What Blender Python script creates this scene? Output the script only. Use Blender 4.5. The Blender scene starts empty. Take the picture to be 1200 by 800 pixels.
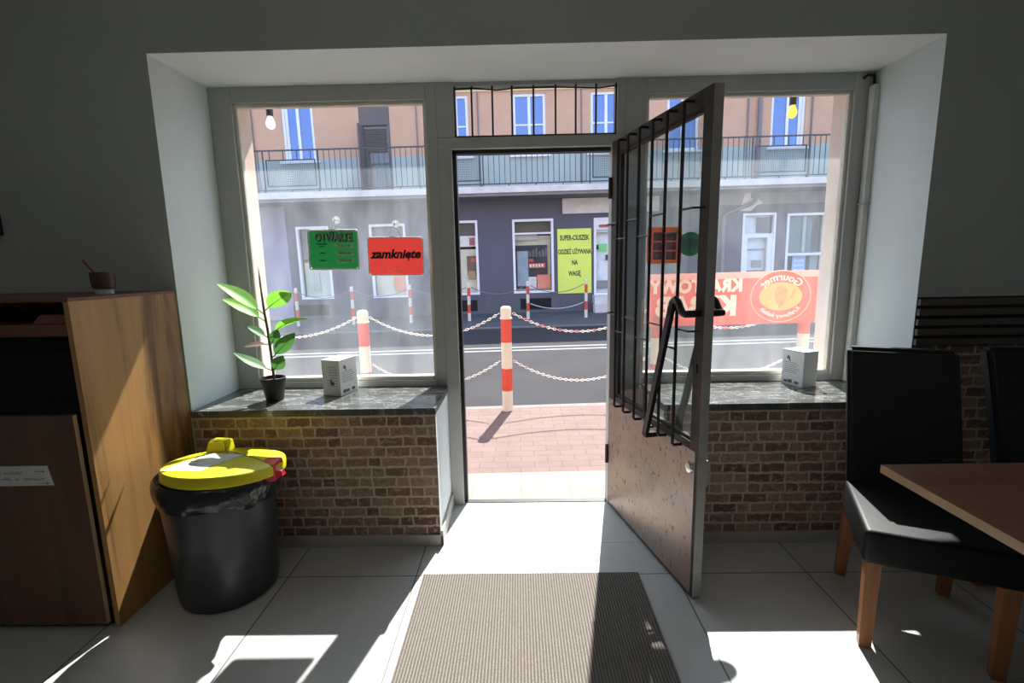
import bpy, bmesh, math, random
from mathutils import Vector, Matrix
random.seed(7)
SC = bpy.context.scene
COL = SC.collection
PI = math.pi

# ------------------------------------------------------------------ mesh builder
class MB:
    def __init__(s): s.bm = bmesh.new()
    def _mi(s, faces, mi):
        for f in faces: f.material_index = mi
    def box(s, x0, x1, y0, y1, z0, z1, mi=0, bev=0.0, M=None, seg=2):
        t = bmesh.new()
        bmesh.ops.create_cube(t, size=1.0)
        for v in t.verts:
            v.co = Vector(((v.co.x+.5)*(x1-x0)+x0, (v.co.y+.5)*(y1-y0)+y0, (v.co.z+.5)*(z1-z0)+z0))
        if bev > 0:
            bmesh.ops.bevel(t, geom=list(t.edges), offset=bev, segments=seg, affect='EDGES', profile=.6)
        s._merge(t, mi, M); return s
    def _merge(s, t, mi=None, M=None):
        vm = {}
        for v in t.verts: vm[v] = s.bm.verts.new(M @ v.co if M else v.co)
        for f in t.faces:
            try:
                nf = s.bm.faces.new([vm[v] for v in f.verts])
                nf.material_index = f.material_index if mi is None else mi
            except ValueError: pass
        t.free()
    def tube(s, pts, r, n=8, mi=0, closed=False, cap=True):
        pts = [Vector(p) for p in pts]; N = len(pts); rings = []
        prev = None
        for i, p in enumerate(pts):
            a = pts[(i-1) % N] if (closed or i > 0) else p
            b = pts[(i+1) % N] if (closed or i < N-1) else p
            d = (b-a).normalized()
            if prev is None:
                up = Vector((0, 0, 1)) if abs(d.z) < .9 else Vector((0, 1, 0))
                e1 = d.cross(up).normalized()
            else:
                e1 = (prev - d*prev.dot(d)).normalized()
            prev = e1; e2 = d.cross(e1)
            rr = r[i] if isinstance(r, (list, tuple)) else r
            rings.append([s.bm.verts.new(p + e1*math.cos(2*PI*k/n)*rr + e2*math.sin(2*PI*k/n)*rr) for k in range(n)])
        for i in range(N if closed else N-1):
            A, B = rings[i], rings[(i+1) % N]
            for k in range(n):
                f = s.bm.faces.new([A[k], A[(k+1) % n], B[(k+1) % n], B[k]]); f.material_index = mi
        if cap and not closed:
            for R_ in (rings[0][::-1], rings[-1]):
                f = s.bm.faces.new(R_); f.material_index = mi
        return s
    def lathe(s, prof, n=32, mi=0, c=(0, 0, 0), sx=1, sy=1, wob=None, mis=None):
        rings = []
        for j, (r, z) in enumerate(prof):
            ring = []
            for k in range(n):
                a = 2*PI*k/n; rr = r
                if wob: rr, zz = wob(j, a, r, z)
                else: zz = z
                ring.append(s.bm.verts.new((c[0]+rr*math.cos(a)*sx, c[1]+rr*math.sin(a)*sy, c[2]+zz)))
            rings.append(ring)
        for j in range(len(rings)-1):
            A, B = rings[j], rings[j+1]
            for k in range(n):
                f = s.bm.faces.new([A[k], A[(k+1) % n], B[(k+1) % n], B[k]])
                f.material_index = mis[j] if mis else mi
        if prof[0][0] > 1e-5: f = s.bm.faces.new(rings[0][::-1]); f.material_index = mis[0] if mis else mi
        if prof[-1][0] > 1e-5: f = s.bm.faces.new(rings[-1]); f.material_index = mis[-1] if mis else mi
        return s
    def prism(s, poly, y0, y1, mi=0, ax='y'):
        def P(u, v, w):
            return {'y': (u, w, v), 'z': (u, v, w), 'x': (w, u, v)}[ax]
        A = [s.bm.verts.new(P(u, v, y0)) for u, v in poly]; B = [s.bm.verts.new(P(u, v, y1)) for u, v in poly]
        fs = [s.bm.faces.new(A), s.bm.faces.new(B[::-1])]; n = len(poly)
        for i in range(n): fs.append(s.bm.faces.new([A[i], B[i], B[(i+1) % n], A[(i+1) % n]]))
        s._mi(fs, mi); return s
    def hexa(s, lo4, hi4, mi=0):
        A = [s.bm.verts.new(p) for p in lo4]; B = [s.bm.verts.new(p) for p in hi4]
        fs = [s.bm.faces.new(A[::-1]), s.bm.faces.new(B)]
        for i in range(4): fs.append(s.bm.faces.new([A[i], A[(i+1) % 4], B[(i+1) % 4], B[i]]))
        s._mi(fs, mi); return s
    def grid(s, fn, nu, nv, mi=0):
        V = [[s.bm.verts.new(fn(i/nu, j/nv)) for j in range(nv+1)] for i in range(nu+1)]
        for i in range(nu):
            for j in range(nv):
                f = s.bm.faces.new([V[i][j], V[i+1][j], V[i+1][j+1], V[i][j+1]]); f.material_index = mi
        return s
    def mesh(s, me, M, mi=0):
        t = bmesh.new(); t.from_mesh(me); s._merge(t, mi, M); return s
    def build(s, name, mats, parent=None, smooth=False, loc=None, bev=0):
        bm = s.bm
        if bev: 
            bmesh.ops.bevel(bm, geom=[e for e in bm.edges if len(e.link_faces) == 2 and e.calc_face_angle(0) > .6], offset=bev, segments=2, affect='EDGES')
        bmesh.ops.remove_doubles(bm, verts=list(bm.verts), dist=1e-6) if smooth else None
        bmesh.ops.recalc_face_normals(bm, faces=list(bm.faces))
        if smooth:
            for f in bm.faces: f.smooth = True
            for e in bm.edges:
                if len(e.link_faces) == 2 and e.calc_face_angle(0) > .65: e.smooth = False
        me = bpy.data.meshes.new(name); bm.to_mesh(me); bm.free()
        for m in (mats if isinstance(mats, (list, tuple)) else [mats]): me.materials.append(m)
        o = bpy.data.objects.new(name, me); COL.objects.link(o)
        if parent: o.parent = parent
        if loc is not None: o.location = loc
        return o

def tag(o, label, cat, group=None, kind=None):
    o['label'] = label; o['category'] = cat
    if group: o['group'] = group
    if kind: o['kind'] = kind
    return o
def empty(name, loc, label, cat, rz=0, group=None, kind=None, ry=0):
    o = bpy.data.objects.new(name, None); COL.objects.link(o); o.empty_display_size = .1
    o.location = loc; o.rotation_euler = (0, ry, rz)
    return tag(o, label, cat, group, kind)
def copy_tree(o, parent=None):
    kids = list(o.children)
    c = o.copy(); COL.objects.link(c)
    if parent: c.parent = parent
    for k in kids: copy_tree(k, c)
    return c
def struct(o, label, cat): return tag(o, label, cat, kind='structure')

def text_mesh(body, size, bold=0.0, extrude=.001, shear=0.0, align='CENTER', sx=1.0):
    cu = bpy.data.curves.new('t', 'FONT'); cu.body = body; cu.size = size; cu.offset = bold
    cu.extrude = extrude; cu.shear = shear; cu.align_x = align; cu.align_y = 'CENTER'
    cu.resolution_u = 3
    ob = bpy.data.objects.new('t', cu); COL.objects.link(ob)
    bpy.context.view_layer.update()
    dg = bpy.context.evaluated_depsgraph_get()
    me = bpy.data.meshes.new_from_object(ob.evaluated_get(dg))
    bpy.data.objects.remove(ob); bpy.data.curves.remove(cu)
    if sx != 1.0:
        for v in me.vertices: v.co.x *= sx
    return me
FACE = Matrix.Rotation(PI/2, 4, 'X')          # text plane -> facing -y
MIRR = Matrix.Diagonal((-1, 1, 1, 1))

# ------------------------------------------------------------------ materials
def nodes(name):
    m = bpy.data.materials.new(name); m.use_nodes = True
    nt = m.node_tree; b = nt.nodes['Principled BSDF']
    return m, nt, b
def coords(nt, scale=(1, 1, 1), rot=(0, 0, 0), loc=(0, 0, 0)):
    tc = nt.nodes.new('ShaderNodeTexCoord'); mp = nt.nodes.new('ShaderNodeMapping')
    mp.inputs['Scale'].default_value = scale; mp.inputs['Rotation'].default_value = rot; mp.inputs['Location'].default_value = loc
    nt.links.new(tc.outputs['Object'], mp.inputs['Vector']); return mp.outputs['Vector']
def ramp(nt, fac, stops):
    r = nt.nodes.new('ShaderNodeValToRGB'); e = r.color_ramp.elements
    e[0].position, e[0].color = stops[0][0], (*stops[0][1], 1); e[1].position, e[1].color = stops[-1][0], (*stops[-1][1], 1)
    for p, c in stops[1:-1]:
        n = e.new(p); n.color = (*c, 1)
    nt.links.new(fac, r.inputs['Fac']); return r.outputs['Color']
def noise(nt, vec, scale, detail=4, rough=.55):
    n = nt.nodes.new('ShaderNodeTexNoise'); n.inputs['Scale'].default_value = scale
    n.inputs['Detail'].default_value = detail; n.inputs['Roughness'].default_value = rough
    nt.links.new(vec, n.inputs['Vector']); return n.outputs['Fac']
def bump(nt, b, h, strength=.3, dist=.002):
    n = nt.nodes.new('ShaderNodeBump'); n.inputs['Strength'].default_value = strength; n.inputs['Distance'].default_value = dist
    nt.links.new(h, n.inputs['Height']); nt.links.new(n.outputs['Normal'], b.inputs['Normal'])
def mul(c, k): return tuple(min(1, x*k) for x in c)
def P(name, col, rough=.5, metal=0.0, var=.12, scale=12, bmp=0.0, bscale=200, spec=.5, dist=.002):
    m, nt, b = nodes(name); v = coords(nt)
    f = noise(nt, v, scale)
    nt.links.new(ramp(nt, f, [(.3, mul(col, 1-var)), (.7, mul(col, 1+var))]), b.inputs['Base Color'])
    b.inputs['Roughness'].default_value = rough; b.inputs['Metallic'].default_value = metal
    b.inputs['Specular IOR Level'].default_value = spec
    if bmp: bump(nt, b, noise(nt, v, bscale, 2), bmp, dist)
    return m
def wood(name, base, dark, axis='z', rough=.45, sc=9.0, spec=.4):
    m, nt, b = nodes(name)
    s = [sc, sc, sc]; s['xyz'.index(axis)] = sc*.09
    v = coords(nt, tuple(s))
    w = nt.nodes.new('ShaderNodeTexNoise'); w.inputs['Scale'].default_value = 1.0; w.inputs['Detail'].default_value = 6
    w.inputs['Roughness'].default_value = .65; w.inputs['Distortion'].default_value = .8
    nt.links.new(v, w.inputs['Vector'])
    nt.links.new(ramp(nt, w.outputs['Fac'], [(.33, dark), (.45, mul(base, .85)), (.58, base), (.75, mul(base, 1.15))]), b.inputs['Base Color'])
    b.inputs['Roughness'].default_value = rough; b.inputs['Specular IOR Level'].default_value = spec
    return m
def plane_uv(nt, plane):
    tc = nt.nodes.new('ShaderNodeTexCoord'); sp = nt.nodes.new('ShaderNodeSeparateXYZ'); cb = nt.nodes.new('ShaderNodeCombineXYZ')
    nt.links.new(tc.outputs['Object'], sp.inputs[0])
    a, b_ = {'xz': ('X', 'Z'), 'xy': ('X', 'Y'), 'yz': ('Y', 'Z')}[plane]
    nt.links.new(sp.outputs[a], cb.inputs[0]); nt.links.new(sp.outputs[b_], cb.inputs[1])
    return cb.outputs[0]
def shift(nt, vec, loc):
    mp = nt.nodes.new('ShaderNodeMapping'); mp.inputs['Location'].default_value = loc
    nt.links.new(vec, mp.inputs['Vector']); return mp.outputs['Vector']
def tiles(name, plane, w, h, mortar, c1, c2, cm, loc=(0, 0, 0), off=0.0, rough=.4, bmp=.3, warp=0.0, grime=.12, bias=0.0, gscale=6, spec=.5, smooth=.1, freq=2):
    m, nt, b = nodes(name)
    v = shift(nt, plane_uv(nt, plane), loc)
    if warp:
        nz = nt.nodes.new('ShaderNodeTexNoise'); nz.inputs['Scale'].default_value = 22; nz.inputs['Detail'].default_value = 3
        nt.links.new(v, nz.inputs['Vector'])
        sub = nt.nodes.new('ShaderNodeVectorMath'); sub.operation = 'SUBTRACT'; sub.inputs[1].default_value = (.5, .5, .5)
        nt.links.new(nz.outputs['Color'], sub.inputs[0])
        sca = nt.nodes.new('ShaderNodeVectorMath'); sca.operation = 'SCALE'; sca.inputs['Scale'].default_value = warp
        nt.links.new(sub.outputs[0], sca.inputs[0])
        ad = nt.nodes.new('ShaderNodeVectorMath'); nt.links.new(v, ad.inputs[0]); nt.links.new(sca.outputs[0], ad.inputs[1]); vv = ad.outputs[0]
    else: vv = v
    t = nt.nodes.new('ShaderNodeTexBrick'); t.offset = off; t.offset_frequency = freq; t.squash = 1.0
    for k, val in (('Scale', 1.0), ('Brick Width', w), ('Row Height', h), ('Mortar Size', mortar), ('Mortar Smooth', smooth), ('Bias', bias)):
        t.inputs[k].default_value = val
    t.inputs['Color1'].default_value = (*c1, 1); t.inputs['Color2'].default_value = (*c2, 1); t.inputs['Mortar'].default_value = (*cm, 1)
    nt.links.new(vv, t.inputs['Vector'])
    mx = nt.nodes.new('ShaderNodeMix'); mx.data_type = 'RGBA'; mx.blend_type = 'MULTIPLY'; mx.inputs['Factor'].default_value = 1
    g = ramp(nt, noise(nt, v, gscale, 6, .65), [(.3, (1-grime,)*3), (.7, (1+0*grime,)*3)])
    nt.links.new(t.outputs['Color'], mx.inputs['A']); nt.links.new(g, mx.inputs['B'])
    nt.links.new(mx.outputs['Result'], b.inputs['Base Color'])
    b.inputs['Roughness'].default_value = rough; b.inputs['Specular IOR Level'].default_value = spec
    if bmp:
        inv = nt.nodes.new('ShaderNodeMath'); inv.operation = 'SUBTRACT'; inv.inputs[0].default_value = 1
        nt.links.new(t.outputs['Fac'], inv.inputs[1]); bump(nt, b, inv.outputs[0], bmp, .003)
    return m
def glass(name, tint=(.95, .97, .97), haze=.03, haze_col=(.8, .85, .9)):
    m = bpy.data.materials.new(name); m.use_nodes = True; nt = m.node_tree; nt.nodes.clear()
    out = nt.nodes.new('ShaderNodeOutputMaterial'); tr = nt.nodes.new('ShaderNodeBsdfTransparent'); gl = nt.nodes.new('ShaderNodeBsdfGlossy')
    tr.inputs['Color'].default_value = (*tint, 1); gl.inputs['Roughness'].default_value = .02
    fr = nt.nodes.new('ShaderNodeFresnel'); fr.inputs['IOR'].default_value = 1.3
    ge = nt.nodes.new('ShaderNodeNewGeometry'); inv = nt.nodes.new('ShaderNodeMath'); inv.operation = 'SUBTRACT'; inv.inputs[0].default_value = 1
    nt.links.new(ge.outputs['Backfacing'], inv.inputs[1]); fm = nt.nodes.new('ShaderNodeMath'); fm.operation = 'MULTIPLY'
    nt.links.new(fr.outputs[0], fm.inputs[0]); nt.links.new(inv.outputs[0], fm.inputs[1])
    mx = nt.nodes.new('ShaderNodeMixShader'); nt.links.new(fm.outputs[0], mx.inputs[0]); nt.links.new(tr.outputs[0], mx.inputs[1]); nt.links.new(gl.outputs[0], mx.inputs[2])
    di = nt.nodes.new('ShaderNodeBsdfTranslucent'); di.inputs['Color'].default_value = (*haze_col, 1)
    mx2 = nt.nodes.new('ShaderNodeMixShader')
    f = noise(nt, coords(nt, (1, 1, .35)), 7, 6, .6)
    r = nt.nodes.new('ShaderNodeMapRange'); r.inputs['From Min'].default_value = .35; r.inputs['From Max'].default_value = .75
    r.inputs['To Min'].default_value = haze*.6; r.inputs['To Max'].default_value = haze*1.6
    nt.links.new(f, r.inputs['Value']); nt.links.new(r.outputs[0], mx2.inputs[0])
    nt.links.new(mx.outputs[0], mx2.inputs[1]); nt.links.new(di.outputs[0], mx2.inputs[2]); nt.links.new(mx2.outputs[0], out.inputs[0])
    return m
def translucent(name, col, amount=.5, rough=.5, var=.06):
    m = bpy.data.materials.new(name); m.use_nodes = True; nt = m.node_tree; b = nt.nodes['Principled BSDF']
    out = nt.nodes['Material Output']; t = nt.nodes.new('ShaderNodeBsdfTranslucent'); mx = nt.nodes.new('ShaderNodeMixShader')
    c = ramp(nt, noise(nt, coords(nt), 9), [(.3, mul(col, 1-var)), (.7, mul(col, 1+var))])
    nt.links.new(c, b.inputs['Base Color']); nt.links.new(c, t.inputs['Color']); b.inputs['Roughness'].default_value = rough
    mx.inputs[0].default_value = amount
    nt.links.new(b.outputs[0], mx.inputs[1]); nt.links.new(t.outputs[0], mx.inputs[2]); nt.links.new(mx.outputs[0], out.inputs[0])
    return m
def emit(name, col, st):
    m, nt, b = nodes(name); b.inputs['Base Color'].default_value = (*col, 1)
    b.inputs['Emission Color'].default_value = (*col, 1); b.inputs['Emission Strength'].default_value = st; return m

m_paint = P('wall_paint', (.42, .45, .435), .85, var=.04, scale=3, bmp=.15, bscale=90, spec=.15)
m_white = P('white_plaster', (.70, .76, .765), .85, var=.03, scale=4, bmp=.1, bscale=80, spec=.15)
m_frame = P('frame_paint', (.43, .435, .42), .5, var=.05, scale=5)
m_bead = P('bead_paint', (.70, .66, .56), .5, var=.1, scale=8)
m_outer = P('street_plaster', (.72, .56, .47), .9, var=.07, scale=6, bmp=.2, bscale=60)
m_floor = tiles('floor_tiles', 'xy', .6, .6, .0035, (.45, .45, .44), (.49, .49, .475), (.13, .13, .13), loc=(-.105, -2.045, 0), rough=.38, bmp=.25, grime=.1, spec=.4)
m_floor2 = tiles('threshold_tiles', 'xy', .6, .6, .003, (.45, .45, .44), (.49, .49, .475), (.2, .2, .2), loc=(-.105, -2.300, 0), rough=.38, bmp=.25, grime=.06, spec=.4)
m_base = P('skirting_tile', (.36, .35, .32), .45, var=.1, scale=10)
def brick_paper():
    m, nt, b = nodes('brick_paper'); N = nt.nodes; L = nt.links
    uv = plane_uv(nt, 'xz'); W, Hh, A = .094, .0533, .0155
    nz = N.new('ShaderNodeTexNoise'); nz.inputs['Scale'].default_value = 26; nz.inputs['Detail'].default_value = 3; L.new(uv, nz.inputs['Vector'])
    sub = N.new('ShaderNodeVectorMath'); sub.operation = 'SUBTRACT'; sub.inputs[1].default_value = (.5, .5, .5); L.new(nz.outputs['Color'], sub.inputs[0])
    sc = N.new('ShaderNodeVectorMath'); sc.operation = 'SCALE'; sc.inputs['Scale'].default_value = .017; L.new(sub.outputs[0], sc.inputs[0])
    ad = N.new('ShaderNodeVectorMath'); L.new(uv, ad.inputs[0]); L.new(sc.outputs[0], ad.inputs[1])
    sp = N.new('ShaderNodeSeparateXYZ'); L.new(ad.outputs[0], sp.inputs[0])
    def mth(op, a, b_=None):
        n = N.new('ShaderNodeMath'); n.operation = op
        for k, v in enumerate((a, b_)):
            if v is None: continue
            if isinstance(v, (int, float)): n.inputs[k].default_value = v
            else: L.new(v, n.inputs[k])
        return n.outputs[0]
    row = mth('FLOOR', mth('DIVIDE', sp.outputs['Y'], Hh))
    wn = N.new('ShaderNodeTexWhiteNoise'); wn.noise_dimensions = '1D'; L.new(row, wn.inputs['W'])
    u = mth('ADD', sp.outputs['X'], mth('MULTIPLY', wn.outputs['Value'], W*2))
    u = mth('ADD', u, mth('MULTIPLY', mth('COSINE', mth('MULTIPLY', u, PI/W)), A))
    cb = N.new('ShaderNodeCombineXYZ'); L.new(u, cb.inputs[0]); L.new(sp.outputs['Y'], cb.inputs[1])
    t = N.new('ShaderNodeTexBrick'); t.offset = 0
    for k, v in (('Scale', 1), ('Brick Width', W), ('Row Height', Hh), ('Mortar Size', .0068), ('Mortar Smooth', .3), ('Bias', -.05)): t.inputs[k].default_value = v
    t.inputs['Color1'].default_value = (.14, .076, .058, 1); t.inputs['Color2'].default_value = (.35, .225, .16, 1); t.inputs['Mortar'].default_value = (.50, .41, .31, 1)
    L.new(cb.outputs[0], t.inputs['Vector'])
    g = ramp(nt, noise(nt, uv, 55, 6, .75), [(.34, (.22, .20, .20)), (.47, (1, 1, 1)), (.68, (1.0, 1.0, 1.0))])
    mx = N.new('ShaderNodeMix'); mx.data_type = 'RGBA'; mx.blend_type = 'MULTIPLY'; mx.inputs['Factor'].default_value = .8
    L.new(t.outputs['Color'], mx.inputs['A']); L.new(g, mx.inputs['B'])
    wr = ramp(nt, noise(nt, uv, 31, 5, .7), [(.53, (0, 0, 0)), (.66, (.8, .8, .8))])
    m2 = N.new('ShaderNodeMix'); m2.data_type = 'RGBA'; L.new(wr, m2.inputs['Factor']); L.new(mx.outputs['Result'], m2.inputs['A']); m2.inputs['B'].default_value = (.42, .34, .25, 1)
    L.new(m2.outputs['Result'], b.inputs['Base Color']); b.inputs['Roughness'].default_value = .6; b.inputs['Specular IOR Level'].default_value = .3
    bump(nt, b, t.outputs['Fac'], -.3, .003); return m
m_brick = brick_paper()
m_ceil = P('ceiling_paint', (.8, .8, .78), .9, var=.03, scale=3)
m_steel = P('worn_steel', (.065, .047, .040), .6, .0, var=.3, scale=6, spec=.2)
m_edge = P('door_edge_paint', (.30, .29, .27), .5, var=.12, scale=14)
m_black = P('black_metal', (.018, .016, .016), .38, .3, var=.2, scale=20)
m_blackp = P('black_plastic', (.012, .012, .013), .45, var=.2, scale=20)
m_chrome = P('dull_steel', (.5, .5, .48), .3, .9, var=.1, scale=20)
m_glass = glass('window_glass', haze=.042)
m_glassd = glass('door_glass', tint=(.80, .82, .80), haze=.02)

def marble():
    m, nt, b = nodes('sill_stone')
    n1 = noise(nt, coords(nt, (3.2, 11, 1), (0, 0, .55)), 1.0, 6, .6); n2 = noise(nt, coords(nt, (4, 3, 1), (0, 0, -.4)), 1.6, 5, .6)
    c1 = ramp(nt, n1, [(.40, (.075, .075, .072)), (.485, (.095, .095, .092)), (.50, (.30, .30, .285)), (.515, (.10, .10, .097)), (.65, (.06, .06, .058))])
    c2 = ramp(nt, n2, [(.485, (0, 0, 0)), (.50, (.5, .5, .5)), (.515, (0, 0, 0))])
    mx = nt.nodes.new('ShaderNodeMix'); mx.data_type = 'RGBA'; nt.links.new(c2, mx.inputs['Factor']); nt.links.new(c1, mx.inputs['A']); mx.inputs['B'].default_value = (.26, .26, .25, 1)
    nt.links.new(mx.outputs['Result'], b.inputs['Base Color']); b.inputs['Roughness'].default_value = .12; return m
m_marble = marble()
def kick():
    m, nt, b = nodes('rusty_kick_panel'); v = coords(nt, (1, 1, .55))
    sp = noise(nt, v, 42, 5, .7)
    big = noise(nt, coords(nt, (1.2, 1, 1.6)), 2.6, 3)
    c = ramp(nt, big, [(.35, (.21, .15, .125)), (.55, (.30, .20, .15)), (.7, (.26, .22, .20))])
    mx = nt.nodes.new('ShaderNodeMix'); mx.data_type = 'RGBA'
    r = ramp(nt, sp, [(.57, (0, 0, 0)), (.64, (1, 1, 1))])
    nt.links.new(r, mx.inputs['Factor']); nt.links.new(c, mx.inputs['A']); mx.inputs['B'].default_value = (.05, .035, .028, 1)
    nt.links.new(mx.outputs['Result'], b.inputs['Base Color'])
    b.inputs['Metallic'].default_value = .35; b.inputs['Roughness'].default_value = .33
    bump(nt, b, sp, .25, .003); return m
m_kick = kick()
def ribbed():
    m, nt, b = nodes('ribbed_mat'); v = coords(nt)
    w = nt.nodes.new('ShaderNodeTexWave'); w.wave_type = 'BANDS'; w.bands_direction = 'X'; w.inputs['Scale'].default_value = 27
    w.inputs['Distortion'].default_value = 1.2; w.inputs['Detail'].default_value = 3; w.inputs['Detail Scale'].default_value = 8
    nt.links.new(v, w.inputs['Vector'])
    n = noise(nt, v, 160, 3)
    ad = nt.nodes.new('ShaderNodeMath'); ad.operation = 'MULTIPLY'; nt.links.new(w.outputs['Fac'], ad.inputs[0]); nt.links.new(n, ad.inputs[1])
    nt.links.new(ramp(nt, ad.outputs[0], [(.05, (.085, .075, .067)), (.45, (.20, .178, .16))]), b.inputs['Base Color'])
    b.inputs['Roughness'].default_value = .95; b.inputs['Specular IOR Level'].default_value = .1
    bump(nt, b, ad.outputs[0], .8, .006); return m
m_mat = ribbed()
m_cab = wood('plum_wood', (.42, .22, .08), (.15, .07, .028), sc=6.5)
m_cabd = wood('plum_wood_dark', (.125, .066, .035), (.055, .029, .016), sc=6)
m_table = wood('table_wood', (.17, .072, .038), (.10, .042, .022), axis='x', rough=.4)
m_tedge = P('pale_edge', (.42, .27, .15), .5)
m_leg = wood('leg_wood', (.34, .145, .06), (.2, .08, .03), rough=.4)
m_slat = wood('slat_wood', (.10, .078, .065), (.06, .046, .038), axis='x')
m_leather = P('black_leather', (.007, .0065, .0075), .5, var=.2, scale=30, bmp=.25, bscale=220, spec=.3)
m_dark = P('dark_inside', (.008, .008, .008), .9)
m_redwood = wood('red_brown_shelf', (.16, .06, .04), (.09, .035, .025), axis='x')

# ------------------------------------------------------------------ room shell
D1, D2 = 2.296, 2.752
XL, XR, ZL, ZS = -1.628, 1.870, 2.372, .735
def facing_mats(o, front):            # faces towards the room take slot 'front', the rest slot 0
    for p in o.data.polygons:
        if p.normal.y < -.9: p.material_index = front(p.center)
w = MB()
w.box(-3.2, XL, D1, 2.80, 0, 2.9); w.box(XR, 3.2, D1, 2.80, 1.004, 2.9); w.box(XR, 3.2, D1, 2.80, 0, 1.004); w.box(XL, XR, D1, 2.80, ZL, 2.9)
o = w.build('wall_front', [m_white, m_paint, m_brick]); facing_mats(o, lambda c: 2 if (c.x > 1.9 and c.z < 1) else 1)
struct(o, 'dark grey-green wall around the deep white shopfront recess', 'wall')
w = MB(); w.box(XL, -.418, D1, 2.80, 0, .70)
o = w.build('wall_sill_left', [m_white, m_brick]); facing_mats(o, lambda c: 1)
struct(o, 'low brick-patterned wall under the left shop window, white on its doorway side', 'wall')
w = MB(); w.box(.705, XR, D1, 2.80, 0, .70)
o = w.build('wall_sill_right', [m_white, m_brick]); facing_mats(o, lambda c: 1)
struct(o, 'low brick-patterned wall under the right shop window behind the open door', 'wall')
for nm, x0, x1, lb in (('left', XL, -.414, 'grey veined stone sill holding the potted plant'), ('right', .70, XR, 'grey veined stone sill behind the open door')):
    s = MB().box(x0, x1, D1-.012, D2-.03, .70, ZS, bev=.004).build('windowsill_'+nm, m_marble); struct(s, lb, 'windowsill')
b = MB().box(XL, -.404, D1-.012, D1, 0, .062, bev=.003); b.box(-.418, -.404, D1-.012, D2-.05, 0, .085, bev=.003)
struct(b.build('baseboard_left', m_base), 'grey tile skirting along the left low wall and round into the doorway', 'baseboard')
b = MB().box(.693, 3.2, D1-.012, D1, 0, .062, bev=.003)
struct(b.build('baseboard_right', m_base), 'grey tile skirting along the right low wall', 'baseboard')
struct(MB().box(-3.2, 3.2, -3.6, D1+.004, -.12, 0).build('floor', m_floor), 'pale grey square tiled shop floor with sun patches', 'floor')
struct(MB().box(-.5, .72, D1+.004, 2.752, -.12, .0).build('floor_doorway', m_floor2), 'sunlit pale tiles in the doorway recess', 'floor')
struct(MB().box(-3.2, 3.2, -3.6, 2.8, 2.9, 3.0).build('ceiling', m_ceil), 'plain shop ceiling', 'ceiling')
struct(MB().box(-3.3, -3.2, -3.6, 2.8, 0, 2.9).build('wall_left', m_white), 'plain side wall on the counter side', 'wall')
struct(MB().box(3.2, 3.3, -3.6, 2.8, 0, 2.9).build('wall_right', m_white), 'plain side wall on the table side', 'wall')
struct(MB().box(-3.3, 3.3, -3.7, -3.6, 0, 2.9).build('wall_back', m_white), 'plain back wall of the shop', 'wall')
# street-side skin of the wall, with one wide opening
w = MB()
w.box(-6, -1.512, 2.80, 2.91, -.1, 6.2); w.box(1.782, 6, 2.80, 2.91, -.1, 6.2); w.box(-1.512, 1.782, 2.80, 2.91, 2.43, 6.2)
w.box(-1.512, -.36, 2.80, 2.91, -.1, .765); w.box(.565, 1.782, 2.80, 2.91, -.1, .765)
struct(w.build('wall_street_side', m_outer), 'pinkish outer plaster seen as strips beside the window panes', 'wall')
t = empty('sun_block_box', (0, 2.912, 2.57), 'unseen box added over the shopfront outside to cut off the sun', 'sign')  # unseen box, added to shape the sunlight edge on the cabinet
MB().box(-1.9, 2.2, 0.0, .34, 0, .5, bev=.01).build('box', m_outer, t)
MB().box(-1.9, 2.2, .34, .355, .01, .49, bev=.004).build('face', P('sun_block_face', (.5, .08, .06), .5), t)
# slatted strip over the brick on the right wall
r = MB().box(XR+.003, 3.19, D1-.004, D1, 1.004, 1.235, mi=1)
for k in range(5): r.box(XR+.003, 3.19, D1-.02, D1-.003, 1.008+k*.047, 1.008+k*.047+.031, bev=.003)
struct(r.build('trim_1', [m_slat, m_dark]), 'brown wooden slats with dark gaps along the wall behind the chairs', 'wall trim')

# ------------------------------------------------------------------ shop windows and door frame
FY0, FY1 = 2.715, 2.795
def shop_window(name, x0, x1, z0, z1, g0, g1, h0, h1, label, gm):
    """x0..z1 outside of the frame, g/h the glass opening"""
    t = empty(name, (0, 0, 0), label, 'window', kind='structure')
    f = MB()
    f.box(x0, g0, FY0, FY1, z0, z1, bev=.004); f.box(g1, x1, FY0, FY1, z0, z1, bev=.004)
    f.box(g0, g1, FY0, FY1, h1, z1, bev=.004); f.box(g0, g1, FY0, FY1, z0, h0, bev=.004)
    f.build('window_frame', m_frame, t)
    bd = MB()
    for a in ((g0, g0+.018, h0, h1), (g1-.018, g1, h0, h1), (g0+.018, g1-.018, h1-.018, h1), (g0+.018, g1-.018, h0, h0+.022)):
        bd.box(a[0], a[1], FY0+.018, FY0+.05, a[2], a[3], bev=.004)
    bd.build('glazing_bead', m_bead, t)
    MB().box(g0+.012, g1-.012, FY0+.033, FY0+.039, h0+.012, h1-.012).build('pane', gm, t)
    return t
shop_window('window_1', XL, -.418, ZS, ZL, -1.507, -.476, .772, 2.290, 'left shop window of one pane behind the potted plant', m_glass)
shop_window('window_2', .575, XR, ZS, ZL, .692, 1.773, .772, 2.290, 'right shop window of one pane beyond the open door', m_glass)
t = empty('window_3', (0, 0, 0), 'barred transom window over the doorway', 'window', kind='structure')
f = MB().box(-.418, .575, FY0-.003, FY1, 2.037, 2.094, bev=.004); f.box(-.418, -.325, FY0-.003, FY1, 2.094, ZL, bev=.004); f.box(.536, .575, FY0-.003, FY1, 2.094, ZL, bev=.004)
f.box(-.325, .536, FY0+.01, FY1-.01, 2.352, ZL)
f.build('window_frame', m_frame, t)
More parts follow.
